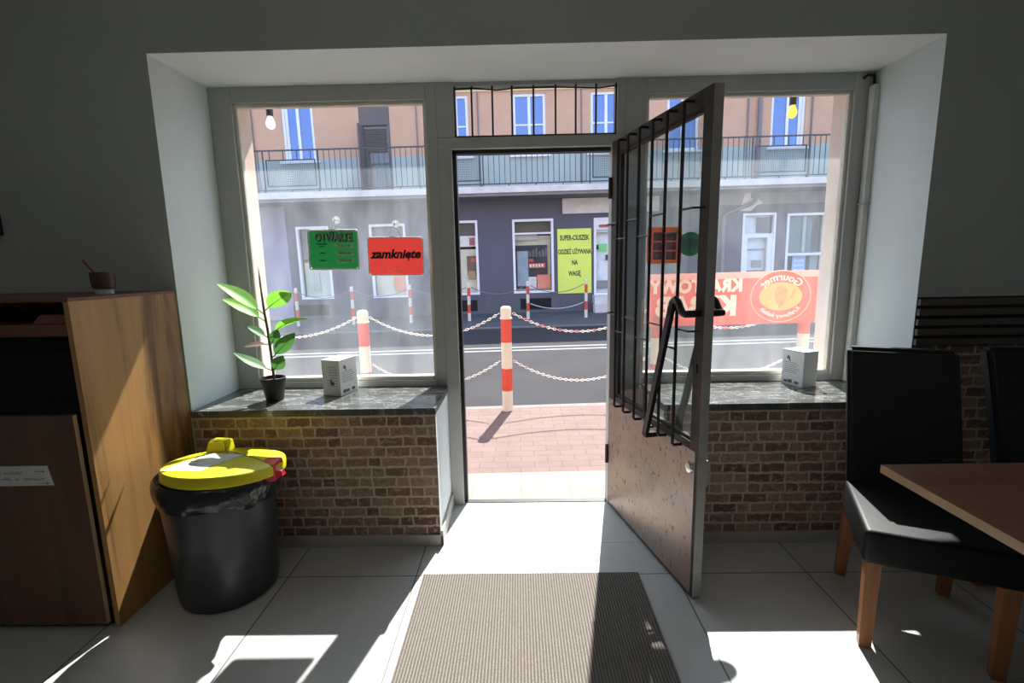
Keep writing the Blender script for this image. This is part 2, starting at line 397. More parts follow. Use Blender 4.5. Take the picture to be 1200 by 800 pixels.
MB().box(-.325, .536, FY0+.05, FY0+.055, 2.094, 2.354).build('pane', m_glass, t)
f = MB()
for a in ((-.325, .536, 2.094, 2.104), (-.325, -.317, 2.104, 2.354), (.528, .536, 2.104, 2.354)): f.box(a[0], a[1], FY0+.01, FY0+.05, a[2], a[3])
f.build('window_rebate', m_black, t)
for x in (-.231, -.121, -.017, .097, .214, .321, .428): MB().tube([(x, FY0+.02, 2.098), (x, FY0+.02, 2.36)], .0055).build('bar', m_black, t)
f = MB()
f.box(-.418, -.345, FY0-.003, FY1, 0, 2.037, bev=.004); f.box(.512, .575, FY0-.003, FY1, 0, 2.037, bev=.004)
f.box(-.345, -.325, FY0+.03, FY1, 0, 2.037, mi=1); f.box(-.345, .512, FY0+.03, FY1, 2.017, 2.037, mi=1)
f.box(-.325, .512, 2.735, 2.775, -.03, .004, mi=1)
for z in (.60, .66, .71): f.box(-.352, -.343, FY0-.006, FY0+.02, z, z+.035, mi=2, bev=.002)
struct(f.build('trim_2', [m_frame, m_black, m_chrome]), 'grey door frame with dark rebate around the doorway', 'door frame')
f = MB().tube([(.575, 2.70, 2.30), (.575, 2.70, .75)], .004)
# surface cable duct in the right corner of the recess
f = MB().box(1.838, XR, 2.672, 2.712, ZS, 2.30, bev=.006)
dct = empty('cable_duct', (0, 0, 0), 'narrow white cable duct running down the right corner of the recess', 'cable duct')
f.build('duct', P('duct_plastic', (.62, .62, .58), .5), dct)
MB().box(1.832, XR, 2.667, 2.714, 1.70, 1.712, bev=.003).build('collar', m_frame, dct)
MB().tube([(1.80, 2.70, 2.335), (1.82, 2.70, 2.352), (1.85, 2.695, 2.35), (1.853, 2.692, 2.295)], .007).build('cable_tail', m_black, dct)
tag(MB().tube([(-.33, 2.752, 2.346), (-.22, 2.752, 2.35), (-.1, 2.753, 2.338), (0, 2.753, 2.346), (.2, 2.753, 2.347), (.36, 2.753, 2.341), (.45, 2.753, 2.338), (.53, 2.753, 2.347)], .004).build('electric_cable', m_black),
    'thin dark cable sagging along the top of the barred transom', 'cable')

# ------------------------------------------------------------------ open door
DOOR = empty('door_1', (.512, 2.705, .012), 'rusty brown metal door with barred glass standing open into the shop', 'door', rz=math.atan2(-.97258, .23257), kind='structure')
L, H, T = .868, 2.04, .042
gx0, gx1, gz0, gz1 = .075, .808, .675, 1.975
f = MB()
for a in ((0, gx0, 0, H), (gx1, L, 0, H), (gx0, gx1, gz1, H), (gx0, gx1, gz0-.045, gz0), (gx0, gx1, 0, .04)):
    f.box(a[0], a[1], 0, T, a[2], a[3], bev=.003)
o = f.build('leaf_frame', [m_steel, m_edge], DOOR)
for p in o.data.polygons:
    if p.normal.x > .6 or p.normal.y > .6: p.material_index = 1
MB().box(.01, L-.016, -.003, .012, .015, gz0-.03, bev=.002).build('kick_panel', m_kick, DOOR)
MB().box(.03, L-.03, .014, T-.004, .03, gz0-.03).build('back_panel', m_edge, DOOR)
f = MB()
for a in ((gx0, gx0+.014, gz0, gz1), (gx1-.014, gx1, gz0, gz1), (gx0, gx1, gz1-.014, gz1), (gx0, gx1, gz0, gz0+.014)): f.box(a[0], a[1], .010, .03, a[2], a[3])
f.build('glazing_bead', m_steel, DOOR)
MB().box(gx0+.004, gx1-.004, .018, .023, gz0+.004, gz1-.004).build('pane', m_glassd, DOOR)
bx = [.163, .270, .387, .506, .624, .744]; by = -.042
for x in bx:
    MB().tube([(x, .002, 2.012), (x, by+.006, 2.012), (x, by, 2.006), (x, by, .646), (x, by+.006, .640), (x+.004, .0, .640)], .0068, 8).build('bar', m_black, DOOR, True)
xs = [.03]+bx+[.84]
for zu, zl in ((1.608, 1.137),):
    for i in range(7):
        hi = i % 2 == 0
        for z in ((1.609 if hi else 1.527), (1.138 if hi else 1.054)):
            a, b_ = xs[i], xs[i+1]
            pts = [(a, by if i else 0, z), (b_, by if i < 6 else 0, z)]
            if i == 0: pts = [(a, 0, z), (a+.01, by, z), (b_, by, z)]
            if i == 6: pts = [(a, by, z), (b_-.012, by, z), (b_, 0, z)]
            MB().tube(pts, .0045, 6).build('crossbar', m_black, DOOR)
def pull(side):
    yf = -1 if side < 0 else 1; y0 = 0 if side < 0 else T; st = y0+yf*.062
    h = MB()
    h.tube([(.835, y0, 1.207), (.835, y0+yf*.03, 1.207), (.832, st, 1.207), (.818, st, 1.21), (.80, st, 1.228), (.785, st, 1.250), (.763, st, 1.260), (.743, st, 1.248), (.732, st, 1.222), (.728, st, 1.195)], .0145, 10)
    a, b_ = Vector((.742, st, 1.24)), Vector((.545, st, .615)); d = (b_-a).normalized(); n = Vector((-d.z, 0, d.x))
    lo = [a+n*.015+Vector((0, .009, 0)), a-n*.015+Vector((0, .009, 0)), a-n*.015-Vector((0, .009, 0)), a+n*.015-Vector((0, .009, 0))]
    h.hexa(lo, [p+(b_-a) for p in lo])
    h.box(-.014, .014, min(y0, st+yf*.009), max(y0, st+yf*.009), .612, .634, M=Matrix.Translation((.555, 0, 0)))
    h.build('pull_handle', m_black, DOOR, True)
pull(-1); pull(1)
lk = MB().lathe([(0, .012), (.010, .012), (.020, .009), (.023, 0)], 20); Ml = Matrix.Translation((.818, -.002, .565)) @ Matrix.Rotation(PI/2, 4, 'X')
for v in lk.bm.verts: v.co = Ml @ v.co
lk.build('lock', m_chrome, DOOR, True)
MB().box(.824, .838, -.005, .001, .968, 1.006, bev=.002).build('keyhole_plate', m_black, DOOR)
MB().box(.80, .85, T, T+.022, .485, .60, bev=.004).build('lock_case', m_edge, DOOR)
for z in (.25, 1.75): MB().tube([(-.004, -.008, z), (-.004, -.008, z+.11)], .009, 10).build('hinge', m_steel, DOOR, True)

# ------------------------------------------------------------------ doormat
MT = MB().box(-.462, .533, .70, 2.045, 0, .011, bev=.004)
tag(MT.build('doormat', m_mat), 'brownish grey ribbed doormat on the tiles before the open door', 'doormat')

# ------------------------------------------------------------------ wooden counter cabinet
cx0, cx1, cy0, cy1, ch = -2.95, -1.634, 1.737, D1-.004, 1.33
CAB = empty('serving_cabinet', (-2.3, 2.0, 0), 'tall wooden serving cabinet with open black niche against the wall', 'cabinet')
def cab(mb, name, mt): 
    for v in mb.bm.verts: v.co -= Vector((-2.3, 2.0, 0))
    return mb.build(name, mt, CAB)
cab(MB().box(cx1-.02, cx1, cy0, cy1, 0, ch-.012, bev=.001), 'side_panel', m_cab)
cab(MB().box(cx0, cx1+.002, cy0-.002, cy1, ch-.012, ch, bev=.001), 'top_panel', m_redwood)
cab(MB().box(cx0, cx1-.02, cy1-.02, cy1, 0, ch-.012), 'back_panel', m_redwood)
cab(MB().box(cx0, cx0+.02, cy0, cy1-.02, 0, ch-.012), 'end_panel', m_cab)
cab(MB().box(cx0+.02, cx1-.02, cy0+.012, cy1-.02, 1.19, 1.235, bev=.001), 'shelf', m_redwood)
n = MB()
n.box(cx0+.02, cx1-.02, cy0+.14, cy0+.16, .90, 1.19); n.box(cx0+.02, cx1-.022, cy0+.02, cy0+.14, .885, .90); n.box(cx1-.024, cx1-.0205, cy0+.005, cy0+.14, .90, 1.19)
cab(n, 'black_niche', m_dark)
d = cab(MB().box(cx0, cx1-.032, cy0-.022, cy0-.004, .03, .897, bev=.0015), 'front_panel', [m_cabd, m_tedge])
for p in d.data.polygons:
    if p.normal.x > .9: p.material_index = 1  # panel edge coloured paler, standing in for sun falling on it
cab(MB().box(cx0+.02, cx1-.03, cy0+.02, cy0+.04, 0, .06), 'plinth', m_dark)
TR = MB()
TR.hexa([(-1.80, 1.76, 1.237), (-1.672, 1.76, 1.237), (-1.672, 1.87, 1.237), (-1.80, 1.87, 1.237)], [(-1.785, 1.775, 1.268), (-1.675, 1.775, 1.268), (-1.675, 1.86, 1.268), (-1.785, 1.86, 1.268)])
tag(TR.build('serving_tray', P('red_plastic', (.22, .07, .05), .5)), 'small reddish box on the upper shelf of the wooden cabinet', 'box')
# handwritten paper note on the cabinet front
NT = empty('paper_note', (-1.92, cy0-.0225, .66), 'white handwritten paper strip stuck on the cabinet front', 'note')
m_paper = P('paper', (.60, .60, .56), .8, var=.04)
m_ink = P('ink', (.03, .03, .035), .7)
pn = MB(); pn.hexa([(-.30, 0, -.040), (.140, 0, -.036), (.140, -.001, -.036), (-.30, -.001, -.040)], [(-.30, 0, .042), (.126, 0, .042), (.126, -.001, .042), (-.30, -.001, .042)])
pn.build('sheet', m_paper, NT)
ik = MB(); rnd = random.Random(3)
for (z0, words) in ((.012, ((-.28, 7), (-.19, 8), (-.10, 5), (-.045, 7))), (-.012, ((-.28, 8), (-.17, 9), (-.068, 5), (-.005, 2), (.03, 8)))):
    for x0, n in words:
        pts = []
        for k in range(n*2):
            pts.append((x0+k*.0052, -.0014, z0+(.006 if k % 2 else -.003)*rnd.uniform(.4, 1.5)))
        ik.tube(pts, .0009, 4)
ik.tube([(.075, -.0014, .020), (.112, -.0014, .020)], .0009, 4); ik.tube([(.103, -.0014, .025), (.113, -.0014, .020), (.103, -.0014, .015)], .0009, 4)
ik.tube([(.085, -.0014, -.029), (.121, -.0014, -.027)], .0009, 4); ik.tube([(.112, -.0014, -.022), (.123, -.0014, -.027), (.112, -.0014, -.032)], .0011, 4)
ik.build('handwriting', m_ink, NT)
# jar with a spoon on top
JR = empty('sauce_jar', (-1.745, 2.03, ch), 'small glass jar with a white foot on top of the wooden cabinet', 'jar')
MB().lathe([(0, 0), (.030, 0), (.032, .004), (.032, .018), (.026, .022)], 24).build('foot', P('jar_white', (.5, .5, .48), .5), JR, True)
MB().lathe([(.022, .022), (.038, .026), (.042, .05), (.042, .092), (.039, .092), (.038, .05), (.034, .028), (0, .028)], 28).build('glass_body', translucent('brown_glass', (.18, .12, .09), .5, .2), JR, True)
tag(MB().tube([(-1.725, 2.02, ch+.03), (-1.757, 2.015, ch+.08), (-1.80, 2.01, ch+.142)], [.004, .004, .006]).build('stirring_stick', m_redwood), 'dark brown stick leaning out of the glass jar', 'stick')
tag(MB().box(-2.62, -2.408, D1-.03, D1-.001, 1.60, 1.70, bev=.004).build('wall_sign', m_blackp), 'dark little wall box cut by the edge of the picture above the cabinet', 'wall box')

# ------------------------------------------------------------------ waste bin
BN = empty('waste_bin', (-1.325, 1.985, 0), 'round dark grey bin with yellow lid by the brick wall', 'bin')
m_binb = P('bin_plastic', (.026, .03, .033), .38, var=.15, scale=20, bmp=.1, bscale=140)
MB().lathe([(0, .004), (.180, 0), (.194, .012), (.200, .05), (.212, .30), (.222, .48), (.232, .485), (.232, .51), (.222, .513), (.214, .47), (.18, .03), (0, .03)], 56).build('body', m_binb, BN, True)
def wob(j, a, r, z):
    k = .5+.5*math.sin(a*9+j*.7)+.35*math.sin(a*23+1.3*j)
    fr = -math.sin(a+.58)
    return r+.004*k*(1 if j < 4 else .3), z+.022*fr+(.008*math.sin(a*5+1)+.006*math.sin(a*13) if j < 2 else 0)
MB().lathe([(.233, .455), (.236, .465), (.240, .490), (.242, .520), (.238, .545), (.228, .556), (.215, .55)], 120, wob=wob).build('bin_liner', P('liner_plastic', (.010, .012, .014), .22, var=.2, scale=15, bmp=.4, bscale=30, dist=.01), BN, True)
m_yel = P('yellow_plastic', (.62, .56, .012), .38, var=.06, scale=6)
def lidM(v): 
    return Matrix.Translation((.036, .0, .553)) @ Matrix.Rotation(-.05, 4, 'Y') @ Matrix.Rotation(-.145, 4, Vector((math.cos(.58), -math.sin(.58), 0))) @ v
l = MB().lathe([(.212, -.006), (.232, -.004), (.238, .002), (.238, .034), (.233, .043), (.215, .049), (.12, .056), (0, .058)], 64)
for v in l.bm.verts: v.co = lidM(v.co)
lid = l.build('lid', m_yel, BN, True)
def topz(x, y):
    r = math.hypot(x, y); return .058-.002*r/.12 if r < .12 else .056-.007*(r-.12)/.095
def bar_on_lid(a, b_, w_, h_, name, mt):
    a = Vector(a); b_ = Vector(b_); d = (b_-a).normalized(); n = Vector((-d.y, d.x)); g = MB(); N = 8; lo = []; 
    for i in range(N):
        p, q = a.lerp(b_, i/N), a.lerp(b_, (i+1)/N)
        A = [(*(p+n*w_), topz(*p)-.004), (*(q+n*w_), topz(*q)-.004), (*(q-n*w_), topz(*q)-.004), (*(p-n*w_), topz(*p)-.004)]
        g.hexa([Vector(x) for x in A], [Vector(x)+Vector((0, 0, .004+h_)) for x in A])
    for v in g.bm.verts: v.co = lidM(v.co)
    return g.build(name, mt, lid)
m_groove = P('groove_shade', (.20, .18, .01), .6)  # darker yellow puts the shade of the lid seams into the strip colour
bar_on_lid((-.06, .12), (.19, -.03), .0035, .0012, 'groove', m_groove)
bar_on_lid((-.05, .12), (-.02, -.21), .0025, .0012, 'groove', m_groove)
g = MB().hexa([(-.155, .095, .048), (-.055, .095, .048), (-.055, .17, .048), (-.155, .17, .048)], [(-.145, .102, .108), (-.065, .102, .108), (-.065, .163, .108), (-.145, .163, .108)])
bmesh.ops.bevel(g.bm, geom=list(g.bm.edges), offset=.006, segments=2, affect='EDGES')
for v in g.bm.verts: v.co = lidM(v.co)
g.build('lid_knob', m_yel, lid)
def on_lid(x, y, h): return lidM(Vector((x, y, topz(x, y)+h)))
st = MB().grid(lambda u, v: on_lid(-.17+u*.17+v*.05, -.165+v*.235-u*.01, .0016), 8, 8)
st.build('label_sticker', m_paper, lid)
m_gp = P('grey_print', (.22, .24, .24), .7)
for (u0, v0, u1, v1, w_) in ((.02, .075, .11, .06, .004), (-.10, -.05, -.02, -.06, .003), (-.12, -.09, .0, -.10, .002)):
    st = MB().grid(lambda u, v: on_lid(-.06+u0+(u1-u0)*u, v0+(v1-v0)*u+(v-.5)*w_*2, .0026), 6, 1)
    st.build('sticker_print', m_gp, lid)
g = MB().box(.200, .272, -.05, .040, .520, .602, bev=.012)
g.hexa([(.26, -.045, .535), (.298, -.03, .54), (.298, .0, .54), (.26, .02, .535)], [(.262, -.04, .575), (.292, -.028, .562), (.292, -.004, .562), (.262, .015, .575)])
g.build('clip', P('red_clip', (.55, .03, .035), .4), BN, True)

# ------------------------------------------------------------------ rubber plant
PT = empty('potted_rubber_plant', (-1.30, 2.475, ZS), 'rubber plant with bright green leaves in a black pot on the left sill', 'plant')
MB().lathe([(0, 0), (.042, 0), (.044, .004), (.058, .105), (.063, .106), (.064, .122), (.060, .123), (.056, .105), (0, .103)], 32).build('pot', m_blackp, PT, True)
MB().lathe([(0, .107), (.055, .105)], 24).build('soil', P('soil', (.06, .04, .025), .95, var=.4, scale=60), PT)
stem = [(0.005, 0, .10), (.002, 0, .25), (-.004, .0, .38), (-.012, 0, .47), (-.016, 0, .55), (-.018, 0, .60)]
MB().tube(stem, [.0075, .007, .0065, .006, .005, .004], 8).build('stem', P('stem_brown', (.09, .075, .03), .7), PT, True)
MB().tube([(-.018, 0, .60), (-.019, 0, .65), (-.020, 0, .70)], [.0055, .004, .0005], 8).build('leaf_bud', P('bud', (.42, .25, .17), .5), PT, True)
m_leaf = translucent('leaf_green', (.20, .50, .05), .45, .55, .15)
m_leafd = translucent('leaf_dark', (.07, .20, .045), .3, .5, .2)
m_leafb = translucent('leaf_brownish', (.22, .14, .09), .3, .5, .2)
def leaf(b_, t_, w_, sag, roll, mt, fold=.25, pet=.16):
    b_, t_ = Vector(b_), Vector(t_); d = (t_-b_); L_ = d.length; d.normalize()
    side = d.cross(Vector((0, 0, 1))).normalized(); side.rotate(Matrix.Rotation(roll, 3, d)); up = side.cross(d).normalized()
    def fn(u, v):
        s_ = pet+(1-pet)*u; c = b_ + d*L_*s_ + up*(sag*4*s_*(1-s_))
        ww = w_*(max(0, math.sin(PI*min(1, u**.85)))**.75)*(1-.15*u) if 0 < u < 1 else .0015
        x = (v-.5)*2
        return c + side*ww*x + up*abs(x)*ww*fold
    m = MB().grid(fn, 14, 6)
    m.tube([b_+d*L_*s_+up*(sag*4*s_*(1-s_)-.001) for s_ in (0, .1, .2, .35, .5, .7, .9)], [.003, .003, .0028, .002, .0015, .001, .0006], 6)
    m.build('leaf', mt, PT, True)
leaf((-.012, 0, .455), (-.200, -.07, .620), .052, .010, -.55, m_leaf)
leaf((-.012, 0, .42), (-.205, -.03, .540), .048, .012, -.45, m_leaf)
leaf((-.014, 0, .47), (.160, -.05, .570), .052, .012, -.75, m_leaf)
leaf((.002, 0, .345), (.24, -.04, .430), .040, .026, -.35, m_leaf)
leaf((.004, 0, .225), (.170, -.07, .365), .040, -.004, -.9, m_leafd)
leaf((.005, 0, .16), (-.155, -.07, .270), .038, -.012, -.45, m_leafd)
leaf((.005, 0, .155), (.100, -.07, .250), .038, -.012, -.8, m_leafd)
leaf((-.004, 0, .335), (-.080, -.06, .400), .034, .0, -.7, m_leafd)
leaf((-.002, 0, .30), (-.105, -.06, .295), .022, .006, -.5, m_leafb)
leaf((.003, 0, .29), (.075, -.05, .380), .030, .0, -.9, m_leafd)

# ------------------------------------------------------------------ white cartons on the sills
m_card = P('white_card', (.76, .76, .74), .6, var=.05)
m_print = P('grey_ink', (.09, .09, .10), .6)
def carton(name, loc, rz, a, b_, h, label):
    t = empty(name, loc, label, 'box', rz=rz, group='white cartons on the window sills')
    MB().box(0, a, 0, b_, 0, h, bev=.002).build('carton', m_card, t)
    p = MB(); rn = random.Random(len(label))
    def flat(x0, x1, z0, z1): p.box(x0, x1, -.0008, .0005, z0, z1)
    def side(y0, y1, z0, z1): p.box(-.0008, .0005, y0, y1, z0, z1)
    for k in range(6):
        z = h*.64-k*h*.055
        flat(a*.12, a*(.6+.28*rn.random()), z, z+.0022)
    for k in range(8):
        z = h*.80-k*h*.075
        side(b_*.15, b_*(.5+.35*rn.random()), z, z+.002)
    flat(a*.22, a*.36, h*.74, h*.80); p.hexa([(a*.34, -.0008, h*.68), (a*.40, -.0008, h*.68), (a*.40, .0005, h*.68), (a*.34, .0005, h*.68)], [(a*.24, -.0008, h*.84), (a*.30, -.0008, h*.84), (a*.30, .0005, h*.84), (a*.24, .0005, h*.84)])
    for c in (.22, .42, .72): p.lathe([(0, -.0008), (a*.11, -.0008), (a*.11, .0005), (0, .0005)], 12, c=(0, 0, 0)) if False else flat(a*(c-.09), a*(c+.09), h*.07, h*.13+.008*rn.random())
    side(b_*.35, b_*.55, h*.30, h*.40); side(b_*.48, b_*.56, h*.36, h*.46)
    flat(a*.03, a*.97, h*.975, h*.98); flat(a*.03, a*.97, h*.03, h*.034)
    p.build('carton_print', m_print, t)
    return t
ang = math.atan2(.150, .043)
carton('white_carton', (-.963, 2.520, ZS), ang-.0, .155, .112, .197, 'white printed carton on the left sill beside the potted plant')
ang2 = math.atan2(2.554-2.683, 1.499-1.476)
carton('white_carton', (1.476, 2.683, ZS), math.atan2(-.129, .045), .137, .10, .196, 'white printed carton on the right sill near the frame corner')

# ------------------------------------------------------------------ signs hanging inside the glass
m_green = translucent('green_sign', (.010, .135, .034), .28, .4, .04)
m_red = translucent('red_sign', (.52, .040, .032), .33, .4, .04)
m_wht = P('white_print', (.78, .78, .76), .6, var=.02)
m_whtt = translucent('backlit_white', (.86, .86, .82), .7, .6, .02)
m_blk = P('black_print', (.008, .008, .009), .6)
m_greyt = translucent('grey_print_letters', (.75, .80, .75), .6, .6, .02)
m_clear = translucent('clear_vinyl', (.75, .78, .80), .5, .2, .02)
SY = 2.700
def rounded(w_, h_, r, n=5):
    pts = []
    for cx, cy, a0 in ((w_/2-r, h_/2-r, 0), (-w_/2+r, h_/2-r, PI/2), (-w_/2+r, -h_/2+r, PI), (w_/2-r, -h_/2+r, 1.5*PI)):
        for k in range(n+1): pts.append((cx+r*math.cos(a0+k*PI/2/n), cy+r*math.sin(a0+k*PI/2/n)))
    return pts
def hang_sign(name, cxx, czz, w_, h_, mt, label, rim):
    t = empty(name, (cxx, SY, czz), label, 'sign', ry=.012)
    MB().tube([(x, 0, z) for x, z in rounded(w_+rim*.6, h_+rim*.6, .012)], rim*.3, 6, closed=True).build('rim', m_wht, t)
    q = MB(); q.bm.faces.new([q.bm.verts.new((x, 0, z)) for x, z in rounded(w_, h_, .012)]); q.build('board', mt, t)
    return t
def lettering(t, name, body, size, x, z, mt, bold=0, shear=0, sx=1, y=-.002, align='CENTER'):
    me = text_mesh(body, size, bold, .0006, shear, align, sx)
    return MB().mesh(me, Matrix.Translation((x, y, z)) @ FACE).build(name, mt, t)
S1 = hang_sign('open_sign', -1.012, 1.519, .262, .200, m_green, 'green sign reading OTWARTE hanging in the left shop window', .018)
lettering(S1, 'letters', 'OTWARTE', .060, .006, .064, m_blk, .0030, 0, .70, -.0018)
lettering(S1, 'letters', 'OTWARTE', .060, .001, .067, m_greyt, .0010, 0, .70, -.0030)
for z in (.022, -.019, -.060): MB().box(.010, .112, -.0028, -.001, z-.0115, z+.0115).build('hours_plate', m_whtt, S1)
for z in (.022, -.019, -.060): lettering(S1, 'hours', '10:00-21:00', .015, .061, z, m_ink, 0, 0, .95, -.0035)
for x0, x1, z in ((-.095, -.035, .031), (-.077, -.052, .018), (-.077, -.048, -.017), (-.080, -.045, -.058)): MB().box(x0, x1, -.0024, -.001, z-.0028, z+.0028).build('day_name', m_blk, S1)
S2 = hang_sign('closed_sign', -.672, 1.478, .296, .198, m_red, 'red sign reading zamknięte hanging from a suction cup in the left window', .010)
def width(t_):
    xs = [v.co.x for v in text_mesh(t_, .066, .0028, .0006, 0, 'CENTER').vertices]; return max(xs)-min(xs)
zt = MB().mesh(text_mesh('zamkniete', .066, .0028, .0006, .25, 'CENTER'), Matrix.Translation((0, -.002, .010)) @ FACE)
xo = -width('zamkniete')/2+width('zamknie')-.018
zb = min(v.co.z for v in zt.bm.verts)
zt.tube([(xo+.008, -.002, zb+.003), (xo+.002, -.002, zb-.004), (xo+.002, -.002, zb-.010), (xo+.009, -.002, zb-.012)], [.0032, .003, .003, .0022], 6)
zt.build('letters', m_blk, S2)
lettering(S2, 'brand_line', 'Pyszne.pl', .021, .025, -.077, m_whtt, .0006)
r = MB(); pts = [(-.036+.0085*math.cos(2*PI*k/20), -.0022, -.077+.0085*math.sin(2*PI*k/20)) for k in range(20)]
r.tube(pts, .0016, 5, closed=True); r.box(-.039, -.033, -.0028, -.001, -.081, -.074)
r.prism([(-.041, -.074), (-.036, -.069), (-.031, -.074)], -.0028, -.001)
r.build('brand_mark', m_whtt, S2)
def suction(x, z, label):
    t = empty('suction_cup', (x, 2.747, z), label, 'suction cup', group='suction cups on the left window')
    c = MB().lathe([(0, .026), (.006, .026), (.008, .014), (.012, .010), (.021, .001), (.021, 0)], 24)
    for v in c.bm.verts: v.co = Matrix.Rotation(PI/2, 4, 'X') @ v.co
    c.build('cup', m_clear, t, True)
    k = MB().tube([(0, -.02, -.004), (0, -.036, -.008), (0, -.038, -.014)], .003, 6); k.build('hook', m_chrome, t, True)
suction(-1.003, 1.682, 'clear suction cup above the green sign')
suction(-.674, 1.655, 'clear suction cup above the red sign')
def cord(pts, label): tag(MB().tube(pts, .0017, 5).build('hanging_cord', m_wht), label, 'cord')
cord([(-1.035, SY, 1.615), (-1.012, SY+.01, 1.640), (-1.003, 2.712, 1.668), (-.995, SY+.01, 1.640), (-.975, SY, 1.615)], 'white cord holding the green sign')
cord([(-.722, SY, 1.575), (-.674, 2.711, 1.640), (-.626, SY, 1.572)], 'white cord holding the red sign')
# stickers on the right pane
m_orange = translucent('orange_sheet', (.66, .25, .03), .42, .4, .04)
t = empty('orange_notice', (.815, 2.745, 1.510), 'orange square notice on the right window seen through the door glass', 'notice')
MB().prism(rounded(.192, .198, .006), -.001, .001).build('sheet', m_orange, t)
r = MB()
for i in range(2):
    for j in range(3): r.box(-.062+i*.07, -.004+i*.07, -.002, -.0005, -.078+j*.052, -.034+j*.052)
r.build('notice_print', P('brown_print', (.22, .05, .02), .6), t)
t = empty('green_disc_sticker', (.957, 2.745, 1.515), 'round green sticker on the right window beside the orange notice', 'sticker')
MB().prism([(.066*math.cos(2*PI*k/40), .066*math.sin(2*PI*k/40)) for k in range(40)], -.001, .001).build('disc', translucent('green_disc', (.012, .30, .10), .3, .4), t)
MB().prism([(.046*math.cos(2*PI*k/30), .032*math.sin(2*PI*k/30)) for k in range(30)], -.002, -.0008).build('disc_print', P('dark_green', (.010, .20, .07), .5), t)
# light bulbs hanging outside the panes
def bulb(x, z, col, st, label):
    t = empty('light_bulb', (x, 2.855, z), label, 'light bulb', group='light bulbs in the window heads')
    MB().lathe([(0, -.027), (.010, -.025), (.019, -.018), (.0245, -.006), (.0245, .006), (.020, .020), (.014, .034), (.013, .046)], 24).build('bulb', emit('bulb_glow_%d' % int(st*10), col, st), t, True)
    MB().lathe([(.014, .040), (.018, .042), (.018, .085), (.010, .094), (0, .095)], 20).build('socket', m_blackp, t, True)
    MB().tube([(0, 0, .09), (0, 0, 2.43-z)], .0035, 6).build('flex', m_blackp, t)
bulb(-1.372, 2.222, (1, .80, .50), 2.2, 'white glowing bulb in a dark socket at the head of the left window')
bulb(1.528, 2.217, (1, .72, .10), 1.4, 'yellow glowing bulb in a dark socket at the head of the right window')

# ------------------------------------------------------------------ table and chairs
TB = empty('dining_table', (1.785, 1.175, 0), 'brown wooden cafe table in front of the black chairs', 'table')
def tl(mb, name, mt, sm=False):
    for v in mb.bm.verts: v.co -= Vector((1.785, 1.175, 0))
    return mb.build(name, mt, TB, sm)
o = tl(MB().box(1.185, 2.385, .82, 1.525, .722, .75, bev=.002), 'tabletop', [m_table, m_tedge])
for p in o.data.polygons:
    if abs(p.normal.z) < .5: p.material_index = 1
tl(MB().lathe([(.05, .04), (.045, .06), (.04, .70), (.10, .722)], 24, c=(1.785, 1.175, 0)), 'column', m_black, True)
tl(MB().lathe([(.0, .0), (.20, 0), (.205, .01), (.19, .025), (.05, .045), (0, .05)], 40, c=(1.785, 1.175, 0)), 'base', m_black, True)
def make_chair(loc, rz, label):
    t = empty('dining_chair', loc, label, 'chair', rz=rz, group='black leather chairs at the table')
    s_ = MB().box(-.225, .225, -.235, .215, .345, .470, bev=.018, seg=3)
    for v in s_.bm.verts:
        if v.co.z > .44: v.co.z += .010*math.cos(v.co.x*5.5)*math.cos(v.co.y*5.5)
        if v.co.y > 0: v.co.x *= 1-.07*v.co.y/.2
    s_.build('seat', m_leather, t, True)
    bk = MB()
    def fn(z): return .205+.135*((z-.34)/.70)**1.25
    N = 10; t_ = bmesh.new(); bmesh.ops.create_cube(t_, size=1)
    bmesh.ops.subdivide_edges(t_, edges=[e for e in t_.edges if abs(e.verts[0].co.z-e.verts[1].co.z) > .5], cuts=N)
    for v in t_.verts:
        z = .35+(v.co.z+.5)*.69
        hw = .198-.010*(z-.35)
        v.co = Vector((-.030*((z-.35)/.69)+v.co.x*2*hw, fn(z)+v.co.y*.062, z))
    bmesh.ops.bevel(t_, geom=[e for e in t_.edges if e.calc_face_angle(0) > .7], offset=.016, segments=3, affect='EDGES')
    bk._merge(t_, 0); bk.build('backrest', m_leather, t, True)
    for x, y, dx, dy in ((-.188, -.198, 0, 0), (.188, -.198, 0, 0), (-.180, .205, -.005, .055), (.180, .205, .005, .055)):
        a, b_ = .024, .019
        MB().hexa([(x+dx-b_, y+dy-b_, 0), (x+dx+b_, y+dy-b_, 0), (x+dx+b_, y+dy+b_, 0), (x+dx-b_, y+dy+b_, 0)],
                  [(x-a, y-a, .36), (x+a, y-a, .36), (x+a, y+a, .36), (x-a, y+a, .36)]).build('leg', m_leg, t, bev=.003)
    return t
ch1 = make_chair((1.517, 1.727, 0), math.radians(-23.3), 'black leather chair turned towards the open door, seat corner lit')
ch2 = copy_tree(ch1); ch2.location = (2.165, 1.690, 0); ch2.rotation_euler.z = math.radians(-3)
ch2['label'] = 'black leather chair behind the table, cut by the picture edge'

